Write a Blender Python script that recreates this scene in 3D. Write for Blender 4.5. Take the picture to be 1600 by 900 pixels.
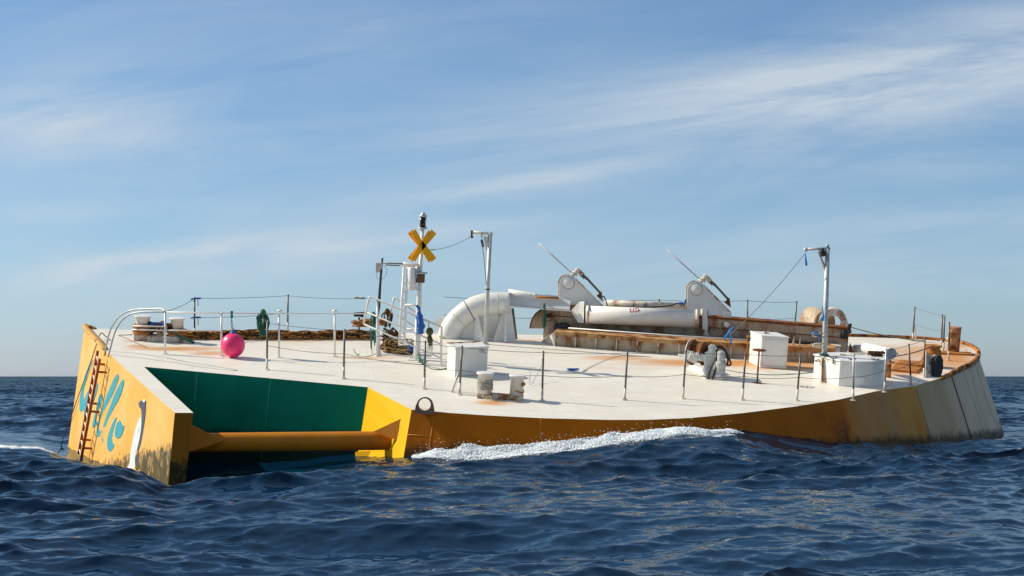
import bpy, bmesh, math, random
import numpy as np
from mathutils import Vector, Matrix, noise
from mathutils.geometry import delaunay_2d_cdt

for o in list(bpy.data.objects): bpy.data.objects.remove(o)
S = bpy.context.scene
COL = S.collection
R = math.radians
random.seed(7); np.random.seed(7)

# ------------------------------------------------------------------ camera
F = 2537.0            # focal length in pixels of a 1600 px wide picture
H = 2.0               # eye height above the mean sea
VH = 588.0            # horizon row
cam_d = bpy.data.cameras.new('camera'); cam = bpy.data.objects.new('camera', cam_d); COL.objects.link(cam)
cam.location = (0, 0, H); cam.rotation_euler = (R(90), 0, 0)
cam_d.sensor_width = 36; cam_d.lens = 36*F/1600; cam_d.shift_y = (VH-450)/1600
cam_d.clip_start = .1; cam_d.clip_end = 60000
S.camera = cam
S.render.resolution_x = 1024; S.render.resolution_y = 576

# ------------------------------------------------------------------ world
SUN_EL = R(38); SUN_V = Vector((-.976*math.cos(SUN_EL), .215*math.cos(SUN_EL), math.sin(SUN_EL))).normalized()
W = bpy.data.worlds.new("World"); S.world = W; W.use_nodes = True
nt = W.node_tree; nt.nodes.clear()
def NN(t, typ, **kw):
    n = t.nodes.new(typ)
    for k, v in kw.items(): setattr(n, k, v)
    return n
def link(t, a, b): t.links.new(a, b)
def mth(t, op, a, b=None, c=None, clamp=False):
    n = t.nodes.new('ShaderNodeMath'); n.operation = op; n.use_clamp = clamp
    for i, x in enumerate((a, b, c)):
        if x is None: continue
        if isinstance(x, (int, float)): n.inputs[i].default_value = x
        else: t.links.new(x, n.inputs[i])
    return n.outputs[0]
def mixc(t, fac, a, b, blend='MIX'):
    n = t.nodes.new('ShaderNodeMix'); n.data_type = 'RGBA'; n.blend_type = blend
    for s, x in ((0, fac), (6, a), (7, b)):
        if isinstance(x, (int, float)): n.inputs[s].default_value = x
        elif isinstance(x, tuple): n.inputs[s].default_value = (*x, 1) if len(x) == 3 else x
        else: t.links.new(x, n.inputs[s])
    return n.outputs[2]
def ramp(t, x, stops):
    n = t.nodes.new('ShaderNodeValToRGB'); e = n.color_ramp.elements
    while len(e) < len(stops): e.new(.5)
    for i, (p, c) in enumerate(stops):
        e[i].position = p; e[i].color = (c, c, c, 1) if isinstance(c, (int, float)) else (*c, 1)
    t.links.new(x, n.inputs[0]); return n.outputs[0]
sky = NN(nt, 'ShaderNodeTexSky', sky_type='NISHITA', sun_disc=False, sun_elevation=SUN_EL,
         sun_rotation=math.atan2(SUN_V.x, SUN_V.y), air_density=1.0, dust_density=.4, ozone_density=1.8, altitude=0)
tc = NN(nt, 'ShaderNodeTexCoord'); sep = NN(nt, 'ShaderNodeSeparateXYZ'); link(nt, tc.outputs['Generated'], sep.inputs[0])
ay = mth(nt, 'MAXIMUM', mth(nt, 'ABSOLUTE', sep.outputs[1]), .02)
az = mth(nt, 'MAXIMUM', sep.outputs[2], 0)
sx = mth(nt, 'DIVIDE', sep.outputs[0], ay); sz = mth(nt, 'DIVIDE', az, ay)
def cloud_noise(scale, ang, stretch, det, rough, dist, off=0):
    cmb = NN(nt, 'ShaderNodeCombineXYZ'); link(nt, sx, cmb.inputs[0]); link(nt, sz, cmb.inputs[1]); cmb.inputs[2].default_value = off
    mp = NN(nt, 'ShaderNodeMapping'); mp.vector_type = 'TEXTURE'
    mp.inputs['Rotation'].default_value = (0, 0, R(ang)); mp.inputs['Scale'].default_value = (stretch, 1, 1)
    link(nt, cmb.outputs[0], mp.inputs[0])
    n = NN(nt, 'ShaderNodeTexNoise'); n.inputs['Scale'].default_value = scale; n.inputs['Detail'].default_value = det
    n.inputs['Roughness'].default_value = rough; n.inputs['Distortion'].default_value = dist
    link(nt, mp.outputs[0], n.inputs['Vector']); return n.outputs['Fac']
def sky_blob(u, v, ru, rv, ang, amp):                     # a soft patch of cirrus in direction space
    cu, cv = (u-800)/F, (VH-v)/F; a = R(ang); c, s = math.cos(a), math.sin(a)
    dx = mth(nt, 'SUBTRACT', sx, cu); dz = mth(nt, 'SUBTRACT', sz, cv)
    p = mth(nt, 'MULTIPLY', mth(nt, 'ADD', mth(nt, 'MULTIPLY', dx, c), mth(nt, 'MULTIPLY', dz, s)), F/ru)
    q = mth(nt, 'MULTIPLY', mth(nt, 'SUBTRACT', mth(nt, 'MULTIPLY', dz, c), mth(nt, 'MULTIPLY', dx, s)), F/rv)
    r2 = mth(nt, 'ADD', mth(nt, 'MULTIPLY', p, p), mth(nt, 'MULTIPLY', q, q))
    return mth(nt, 'MULTIPLY', mth(nt, 'EXPONENT', mth(nt, 'MULTIPLY', r2, -1)), amp)
blobs = [(1480, 110, 400, 75, 11, 1.25), (1180, 150, 330, 55, 7, .6), (30, 180, 150, 45, 12, .55), (130, 200, 170, 40, 8, .45),
         (800, 290, 230, 20, 7, .55), (480, 385, 420, 36, 7, .50), (1500, 335, 330, 24, 6, .5), (1100, 420, 700, 60, 3, .45),
         (420, 235, 500, 60, 4, .28), (150, 430, 400, 40, 3, .35),  (250, 400, 260, 16, 9, .6), (620, 372, 200, 12, 8, .5), (880, 275, 130, 12, 9, .6), (1450, 440, 300, 30, 2, .4), (200, 330, 250, 18, 2, .3), (520, 70, 300, 40, 8, .10), (1500, 260, 300, 30, 4, .25)]
tot = None
for b in blobs:
    x = sky_blob(*b); tot = x if tot is None else mth(nt, 'ADD', tot, x)
n1 = cloud_noise(17, 8, 5, 9, .64, .7); n2 = cloud_noise(75, 4, 9, 6, .6, .3, 3.1); n3 = cloud_noise(3.2, 10, 2.6, 5, .5, .3, 8)
strk = mth(nt, 'ADD', mth(nt, 'MULTIPLY', n1, .75), mth(nt, 'MULTIPLY', n2, .25))
strk = ramp(nt, strk, [(.37, 0.0), (.50, .5), (.66, 1.0)])
veil = ramp(nt, n3, [(.42, 0.0), (.62, .6)])
cf = mth(nt, 'MULTIPLY', mth(nt, 'ADD', mth(nt, 'ADD', tot, mth(nt, 'MULTIPLY', veil, .5)), .07), mth(nt, 'ADD', mth(nt, 'MULTIPLY', strk, .9), .15), None, True)
cf = mth(nt, 'MULTIPLY_ADD', cf, .82, .02)
hz = mth(nt, 'EXPONENT', mth(nt, 'MULTIPLY', sz, -16))
tint = mixc(nt, hz, (0.71, 0.96, 1.17), (.76, .94, 1.46))
skyc = mixc(nt, 1.0, sky.outputs[0], tint, 'MULTIPLY')
hs = NN(nt, 'ShaderNodeHueSaturation'); hs.inputs['Saturation'].default_value = .55; link(nt, skyc, hs.inputs['Color'])
skyc = mixc(nt, ramp(nt, mth(nt, 'MULTIPLY', sz, .5), [(.18, 0.0), (.6, 1.0)]), skyc, hs.outputs[0])
wc = mixc(nt, cf, skyc, (6.5, 7.3, 8.0))
bg = NN(nt, 'ShaderNodeBackground'); bg.inputs['Strength'].default_value = .088
out = NN(nt, 'ShaderNodeOutputWorld'); link(nt, wc, bg.inputs[0]); link(nt, bg.outputs[0], out.inputs[0])

sun_d = bpy.data.lights.new('sun', 'SUN'); sun = bpy.data.objects.new('sun', sun_d); COL.objects.link(sun)
sun_d.energy = 5.0; sun_d.angle = R(.5); sun_d.color = (1, .93, .80)
sun.location = (-40, 10, 40); sun.rotation_euler = SUN_V.to_track_quat('Z', 'Y').to_euler()

S.view_settings.view_transform = 'Standard'; S.view_settings.look = 'None'
S.view_settings.exposure = .09; S.view_settings.gamma = 1; S.view_settings.use_curve_mapping = False
S.render.engine = 'CYCLES'; S.cycles.max_bounces = 6

# ------------------------------------------------------------------ frame of the tilted deck
DC, DB, DA = .167, -.045, -5.97                        # deck plane z = DA + DB x + DC y
NRM = Vector((-DB, -DC, 1)).normalized()
EX = (Vector((1, 0, DB))).normalized(); EY = NRM.cross(EX).normalized()
def at(u, v, h=0):                                      # point of the deck plane seen at pixel u, v
    X, s = (u-800)/F, (v-VH)/F
    y = (H-DA)/(s+DB*X+DC)
    return Vector((X*y, y, H-s*y)) + NRM*h
def pt(u, v, y):                                        # point at distance y
    if isinstance(y, Vector): y = y.y
    return Vector(((u-800)/F*y, y, H-(v-VH)/F*y))
def px(n, p): return n*p.y/F                            # n pixels in metres at p
def on_deck(p, h=0):                                    # drop a point to the deck
    d = (p.z-(DA+DB*p.x+DC*p.y))*NRM.z
    return p-NRM*d+NRM*h
def fr(p, yaw=0):                                       # deck-aligned frame at p
    a = R(yaw); ex = EX*math.cos(a)+EY*math.sin(a); ey = -EX*math.sin(a)+EY*math.cos(a)
    return Matrix(((ex.x, ey.x, NRM.x, p.x), (ex.y, ey.y, NRM.y, p.y), (ex.z, ey.z, NRM.z, p.z), (0, 0, 0, 1)))
V = Vector

# ------------------------------------------------------------------ materials
def mat(name, col, rough=.5, metal=0, spec=.5, var=None, vscale=3, bump=0, bscale=30, rust=None, rscale=4, rlev=(.62, .75), vstr=(1, 1, 1), coat=0):
    m = bpy.data.materials.new(name); m.use_nodes = True; t = m.node_tree; p = t.nodes['Principled BSDF']
    p.inputs['Roughness'].default_value = rough; p.inputs['Metallic'].default_value = metal
    p.inputs['Specular IOR Level'].default_value = spec
    c = (*col, 1)
    tcn = NN(t, 'ShaderNodeNewGeometry'); mp = NN(t, 'ShaderNodeMapping'); mp.inputs['Scale'].default_value = vstr
    link(t, tcn.outputs['Position'], mp.inputs[0])
    src = None
    def nz(s, d=6, r=.6):
        n = NN(t, 'ShaderNodeTexNoise'); n.inputs['Scale'].default_value = s; n.inputs['Detail'].default_value = d; n.inputs['Roughness'].default_value = r
        link(t, mp.outputs[0], n.inputs['Vector']); return n.outputs['Fac']
    if var: src = mixc(t, ramp(t, nz(vscale), [(.35, 0.0), (.68, 1.0)]), tuple(col), tuple(var))
    if rust:
        f = ramp(t, nz(rscale, 8, .68), [(rlev[0], 0.0), (rlev[1], 1.0)])
        src = mixc(t, f, src if src is not None else tuple(col), mixc(t, nz(rscale*5), tuple(rust), tuple(x*.4 for x in rust)))
        link(t, mth(t, 'ADD', mth(t, 'MULTIPLY', f, .35), rough), p.inputs['Roughness'])
    if src is not None: link(t, src, p.inputs['Base Color'])
    else: p.inputs['Base Color'].default_value = c
    if bump:
        b = NN(t, 'ShaderNodeBump'); b.inputs['Strength'].default_value = bump; b.inputs['Distance'].default_value = .02
        link(t, nz(bscale), b.inputs['Height']); link(t, b.outputs[0], p.inputs['Normal'])
    return m
RUST = (.30, .10, .025)
M = {}
M['white'] = mat('white_paint', (.80, .78, .72), .38, var=(.72, .69, .61), vscale=2.5, bump=.25, bscale=6, rust=(.42, .20, .07), rscale=3, rlev=(.70, .82))
M['white_clean'] = mat('clean_white_paint', (.82, .80, .75), .35, var=(.75, .72, .66), vscale=5)
M['white_rusty'] = mat('rusty_white_paint', (.74, .70, .62), .5, var=(.60, .50, .38), vscale=4, bump=.4, bscale=12, rust=(.34, .13, .035), rscale=3.5, rlev=(.50, .64))
M['beige'] = mat('stained_beige_paint', (.52, .44, .32), .55, var=(.40, .31, .20), vscale=2, vstr=(1, 1, .5), bump=.3, bscale=8, rust=(.36, .13, .03), rscale=2.4, rlev=(.47, .64))
M['rust'] = mat('rusted_steel', (.36, .13, .03), .85, spec=.2, var=(.52, .22, .06), vscale=5, bump=.7, bscale=25, rust=(.13, .045, .015), rscale=6, rlev=(.52, .66))
M['rust_dark'] = mat('dark_rusted_steel', (.12, .045, .018), .85, spec=.2, var=(.28, .10, .03), vscale=4, bump=.6, bscale=25)
M['rust_gunwale'] = mat('rust_streaked_rim', (.50, .22, .05), .75, spec=.2, var=(.28, .085, .015), vscale=2.2, bump=.8, bscale=15, rust=(.10, .035, .015), rscale=3.2, rlev=(.47, .60))
M['galv'] = mat('galvanised_steel', (.60, .60, .57), .5, .25, var=(.44, .44, .42), vscale=8)
M['darksteel'] = mat('weathered_dark_steel', (.13, .12, .105), .5, .5, var=(.20, .17, .13), vscale=7, rust=(.20, .09, .03), rscale=5, rlev=(.6, .7))
M['wire'] = mat('steel_wire', (.12, .12, .12), .5, .5)
M['black'] = mat('black_rubber', (.012, .012, .013), .5, var=(.03, .03, .03), vscale=12)
M['grey'] = mat('grey_machine_paint', (.56, .56, .52), .45, var=(.36, .36, .33), vscale=9, bump=.3)
M['brown'] = mat('brown_box', (.16, .085, .045), .7, var=(.08, .045, .03), vscale=20)
M['amber'] = mat('amber_yellow_paint', (.95, .46, .01), .5, spec=.2, var=(.84, .38, .01), vscale=6)
M['pink'] = mat('pink_vinyl', (1.0, .04, .19), .38, var=(.78, .02, .13), vscale=4, rust=(.55, .10, .16), rscale=7, rlev=(.66, .74))
M['teal_rope'] = mat('teal_rope', (.03, .25, .20), .8, var=(.02, .12, .10), vscale=40, bump=.8, bscale=90)
M['green_rope'] = mat('dark_green_rope', (.025, .11, .06), .85, var=(.06, .19, .12), vscale=25, bump=.9, bscale=90)
M['olive'] = mat('olive_net', (.11, .10, .035), .9, var=(.05, .055, .02), vscale=30, bump=1, bscale=60)
M['blue'] = mat('blue_tarp', (.01, .13, .50), .5, var=(.01, .06, .26), vscale=14, bump=.8, bscale=20)
M['cyan'] = mat('bright_blue_strap', (.01, .22, .62), .55)
M['pale_rope'] = mat('pale_blue_rope', (.45, .66, .66), .7)
M['straw'] = mat('straw_rope', (.62, .44, .18), .85, var=(.25, .14, .05), vscale=40, bump=1, bscale=90)
M['orange_rope'] = mat('orange_brown_rope', (.70, .34, .08), .9, spec=.15, var=(.20, .08, .025), vscale=9, bump=1, bscale=40, rust=(.025, .015, .01), rscale=7, rlev=(.50, .56))
M['dark_rope'] = mat('tarred_rope', (.05, .033, .02), .9, spec=.15, var=(.20, .09, .03), vscale=22, bump=1, bscale=70)
M['grey_rope'] = mat('grey_mooring_rope', (.62, .60, .50), .9, var=(.38, .36, .28), vscale=30, bump=1, bscale=60)
M['glass'] = mat('dark_lantern_glass', (.006, .006, .008), .08)
M['teal'] = mat('teal_lettering_paint', (.02, .36, .42), .45, var=(.02, .29, .34), vscale=5)
M['slate'] = mat('slate_emblem_paint', (.055, .055, .075), .45)
M['emb_white'] = mat('white_emblem_paint', (.78, .78, .74), .45, rust=(.10, .13, .03), rscale=3, rlev=(.60, .68))
M['red'] = mat('red_marking_paint', (.62, .03, .04), .5)
M['green_lamp'] = mat('moss', (.08, .12, .03), .9)
M['ladder'] = mat('rust_red_ladder_paint', (.50, .11, .02), .6, var=(.30, .06, .015), vscale=6, rust=(.09, .03, .02), rscale=5, rlev=(.58, .68))
M['ladder_pale'] = mat('worn_rung_steel', (.72, .55, .38), .6)
M['ladder_seam'] = mat('dull_weld', (.14, .11, .08), .7)
M['lug'] = mat('rust_stained_lug_steel', (.13, .10, .075), .6, var=(.24, .10, .03), vscale=4, bump=.3)
M['ledge'] = mat('rust_stained_cream_ledge', (.56, .36, .17), .7, spec=.2, var=(.42, .17, .045), vscale=1.6, bump=.5, bscale=20, rust=(.22, .07, .02), rscale=2.2, rlev=(.46, .62))

def gnodes(name, rough=.5, spec=.5):
    m = bpy.data.materials.new(name); m.use_nodes = True; t = m.node_tree; p = t.nodes['Principled BSDF']
    p.inputs['Roughness'].default_value = rough; p.inputs['Specular IOR Level'].default_value = spec
    g = NN(t, 'ShaderNodeNewGeometry'); return m, t, p, g.outputs['Position']
def nzs(t, pos, scale, det=6, rough=.6, vs=(1, 1, 1), dist=0):
    mp = NN(t, 'ShaderNodeMapping'); mp.inputs['Scale'].default_value = vs; link(t, pos, mp.inputs[0])
    n = NN(t, 'ShaderNodeTexNoise'); n.inputs['Scale'].default_value = scale; n.inputs['Detail'].default_value = det
    n.inputs['Roughness'].default_value = rough; n.inputs['Distortion'].default_value = dist
    link(t, mp.outputs[0], n.inputs['Vector']); return n.outputs['Fac']
def addbump(t, p, h, strength, dist):
    b = NN(t, 'ShaderNodeBump'); b.inputs['Strength'].default_value = strength; b.inputs['Distance'].default_value = dist
    link(t, h, b.inputs['Height']); link(t, b.outputs[0], p.inputs['Normal'])
def attr(t, name):
    a = NN(t, 'ShaderNodeAttribute'); a.attribute_name = name; return a.outputs['Fac']

# deck paint: cream white with rust runs where the deck is stained
m, t, p, pos = gnodes('deck_paint', .5, .4)
base = mixc(t, ramp(t, nzs(t, pos, 1.1, 8, .65), [(.35, 0.0), (.7, 1.0)]), (.82, .785, .70), (.74, .69, .59))
base = mixc(t, mth(t, 'MULTIPLY', ramp(t, nzs(t, pos, 7, 8, .7, (.4, 1, 1)), [(.5, 0.0), (.75, 1.0)]), .35), base, (.55, .50, .40))
bk = NN(t, 'ShaderNodeTexBrick'); bk.inputs['Scale'].default_value = 1; bk.inputs['Brick Width'].default_value = 5.2; bk.inputs['Row Height'].default_value = 2.1
bk.inputs['Mortar Size'].default_value = .022; bk.inputs['Mortar Smooth'].default_value = .3; bk.inputs['Color1'].default_value = (0, 0, 0, 1); bk.inputs['Color2'].default_value = (.25, .25, .25, 1); bk.inputs['Mortar'].default_value = (1, 1, 1, 1)
rotm = NN(t, 'ShaderNodeMapping'); rotm.inputs['Rotation'].default_value = (0, 0, R(-8)); link(t, pos, rotm.inputs[0]); link(t, rotm.outputs[0], bk.inputs['Vector'])
base = mixc(t, mth(t, 'MULTIPLY', bk.outputs['Color'], .28), base, (.52, .44, .33))
base = mixc(t, mth(t, 'MULTIPLY', ramp(t, nzs(t, pos, 2.2, 9, .75, (.25, 1, 1), 1.5), [(.55, 0.0), (.70, 1.0)]), .30), base, (.66, .45, .22))
base = mixc(t, mth(t, 'MULTIPLY', ramp(t, nzs(t, pos, .45, 6, .6), [(.45, 0.0), (.65, 1.0)]), .35), base, (.76, .66, .50))
ra = attr(t, 'rust'); rn = nzs(t, pos, 1.7, 9, .72, (.35, 1, 1))
rf = ramp(t, mth(t, 'ADD', mth(t, 'MULTIPLY', ra, .72), mth(t, 'MULTIPLY', rn, .58)), [(.46, 0.0), (.66, .55), (.95, 1.0)])
base = mixc(t, rf, base, mixc(t, nzs(t, pos, 9), (.60, .22, .045), (.66, .36, .13)))
sp = ramp(t, nzs(t, pos, 9, 3, .5), [(.71, 0.0), (.75, 1.0)])
base = mixc(t, mth(t, 'MULTIPLY', sp, .5), base, (.30, .18, .09))
link(t, base, p.inputs['Base Color']); addbump(t, p, nzs(t, pos, .9, 4), .25, .05); M['deck'] = m

# yellow hull paint (left face), with weed above the waterline
def hull_yellow(name, c0, c1, weed, weed_h, bump=.15, dirt=.25):
    m, t, p, pos = gnodes(name, .5, .2)
    n0 = nzs(t, pos, .5, 6, .6)
    base = mixc(t, ramp(t, n0, [(.35, 0.0), (.66, 1.0)]), c0, c1)
    base = mixc(t, mth(t, 'MULTIPLY', ramp(t, nzs(t, pos, 2.2, 8, .7, (1, 1, .35)), [(.52, 0.0), (.74, 1.0)]), dirt), base, (.33, .20, .08))
    sc = ramp(t, nzs(t, pos, 6, 4, .5, (1, 1, .5)), [(.70, 0.0), (.74, 1.0)])
    base = mixc(t, mth(t, 'MULTIPLY', sc, .5), base, (.16, .09, .04))
    s = NN(t, 'ShaderNodeSeparateXYZ'); link(t, pos, s.inputs[0])
    if weed:
        hh = mth(t, 'ADD', mth(t, 'SUBTRACT', s.outputs[2], weed_h), mth(t, 'MULTIPLY', mth(t, 'SUBTRACT', s.outputs[1], 40), .11))
        hh = mth(t, 'ADD', hh, mth(t, 'MULTIPLY', mth(t, 'SUBTRACT', nzs(t, pos, 4.5, 10, .78), .5), -1.9))
        wf = ramp(t, mth(t, 'MULTIPLY', hh, -1), [(0.0, 0.0), (.12, .9)])
        wc_ = mixc(t, ramp(t, nzs(t, pos, 5, 6), [(.42, 0.0), (.62, 1.0)]), (.016, .014, .010), (.045, .055, .012))
        wc_ = mixc(t, ramp(t, nzs(t, pos, 2.6, 6), [(.52, 0.0), (.6, 1.0)]), wc_, (.33, .22, .09))
        base = mixc(t, wf, base, wc_)
    link(t, base, p.inputs['Base Color']); addbump(t, p, nzs(t, pos, .7, 3), bump, .12); return m
M['face_yellow'] = hull_yellow('hull_face_yellow', (.83, .50, .15), (.80, .40, .045), True, .35)
M['prong_front'] = hull_yellow('prong_front_shaded_yellow', (.42, .145, .006), (.34, .11, .006), True, .02)  # same hull yellow, the shade of this face put into its base colour
M['inner_yellow'] = hull_yellow('inner_wall_yellow', (.86, .47, .004), (.83, .44, .004), False, 0, bump=.02, dirt=.08)
M['tube_ochre'] = hull_yellow('cross_tube_ochre', (.58, .21, .01), (.48, .16, .008), False, 0)
m, t, p, pos = gnodes('notch_green', .5, .15)
base = mixc(t, ramp(t, nzs(t, pos, .8, 7, .6), [(.35, 0.0), (.7, 1.0)]), (.001, .27, .155), (.001, .20, .118))
s = NN(t, 'ShaderNodeSeparateXYZ'); link(t, pos, s.inputs[0])
base = mixc(t, mth(t, 'MULTIPLY', ramp(t, nzs(t, pos, 1.5, 8, .7, (1, 1, .3)), [(.5, 0.0), (.8, 1.0)]), .4), base, (.01, .10, .07))
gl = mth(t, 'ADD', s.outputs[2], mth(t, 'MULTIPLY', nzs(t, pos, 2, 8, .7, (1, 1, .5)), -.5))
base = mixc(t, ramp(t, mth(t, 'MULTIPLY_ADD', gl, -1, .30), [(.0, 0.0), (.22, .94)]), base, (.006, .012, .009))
base = mixc(t, mth(t, 'MULTIPLY', ramp(t, nzs(t, pos, 3, 6, .7, (.4, .4, 2)), [(.6, 0.0), (.72, 1.0)]), .25), base, (.05, .26, .19))
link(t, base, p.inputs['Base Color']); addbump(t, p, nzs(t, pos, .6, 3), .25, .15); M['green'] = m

# long side: hull yellow with painted shade, turning worn grey-white towards the round end
m, t, p, pos = gnodes('long_side_paint', .6, .08)
al = attr(t, 'along'); dn = attr(t, 'down')
w1 = nzs(t, pos, .9, 7, .65, (1, 1, .4))
shaded_yel = mixc(t, ramp(t, w1, [(.3, 0.0), (.7, 1.0)]), (.43, .125, .003), (.34, .092, .003))
fad = mixc(t, ramp(t, w1, [(.42, 0.0), (.60, 1.0)]), (.44, .20, .045), (.40, .27, .13))
gry = mixc(t, ramp(t, w1, [(.35, 0.0), (.65, 1.0)]), (.44, .36, .25), (.36, .28, .17))
lgt = mixc(t, ramp(t, w1, [(.35, 0.0), (.65, 1.0)]), (.62, .54, .42), (.48, .40, .29))
def step(x, e, w=.0015): return ramp(t, mth(t, 'MULTIPLY_ADD', mth(t, 'SUBTRACT', x, e), 1/w, .5), [(0.0, 0.0), (1.0, 1.0)])
# 'along' runs 0 at u=643 to 1 at u=1543
A_ = lambda u: (u-643)/900
c = mixc(t, mth(t, 'MULTIPLY', step(al, A_(1318), .01), .75), shaded_yel, fad)
c = mixc(t, mth(t, 'MULTIPLY', mth(t, 'MULTIPLY', step(al, A_(1392), .03), ramp(t, w1, [(.4, .1), (.6, .9)])), .6), c, (.58, .28, .035))
c = mixc(t, mth(t, 'MULTIPLY', step(al, A_(1430), .004), .85), c, gry)
c = mixc(t, mth(t, 'MULTIPLY', step(al, A_(1478), .03), .9), c, lgt)
dk = ramp(t, nzs(t, pos, 2.3, 9, .75, (1, 1, .25)), [(.64, 0.0), (.74, 1.0)])
c = mixc(t, mth(t, 'MULTIPLY', dk, .55), c, (.10, .06, .03))
# low weed / black scuffs near the water at the right
wf = mth(t, 'MULTIPLY', step(al, A_(1270), .02), ramp(t, mth(t, 'ADD', mth(t, 'SUBTRACT', mth(t, 'MULTIPLY', dn, .2), .40), nzs(t, pos, 2.5, 8, .7)), [(.56, 0.0), (.68, 1.0)]))
c = mixc(t, mth(t, 'MULTIPLY', wf, attr(t, 'scuff')), c, (.03, .028, .025))
c = mixc(t, mth(t, 'MULTIPLY', attr(t, 'scar'), ramp(t, nzs(t, pos, 5, 8, .75), [(.40, 0.0), (.52, 1.0)])), c, (.02, .02, .02))
s = NN(t, 'ShaderNodeSeparateXYZ'); link(t, pos, s.inputs[0])
gl = mth(t, 'ADD', s.outputs[2], mth(t, 'MULTIPLY', nzs(t, pos, 2.2, 9, .75, (1, 1, .5)), -.7))
c = mixc(t, ramp(t, mth(t, 'MULTIPLY_ADD', gl, -1, -.05), [(.0, 0.0), (.22, .85)]), c, (.03, .022, .012))
run = ramp(t, nzs(t, pos, 3.5, 7, .7, (1, 1, .12)), [(.56, 0.0), (.72, 1.0)])
c = mixc(t, mth(t, 'MULTIPLY', run, .45), c, mixc(t, .5, c, (.16, .06, .02)))
link(t, c, p.inputs['Base Color']); addbump(t, p, nzs(t, pos, .5, 3), .25, .15); M['side'] = m

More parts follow.
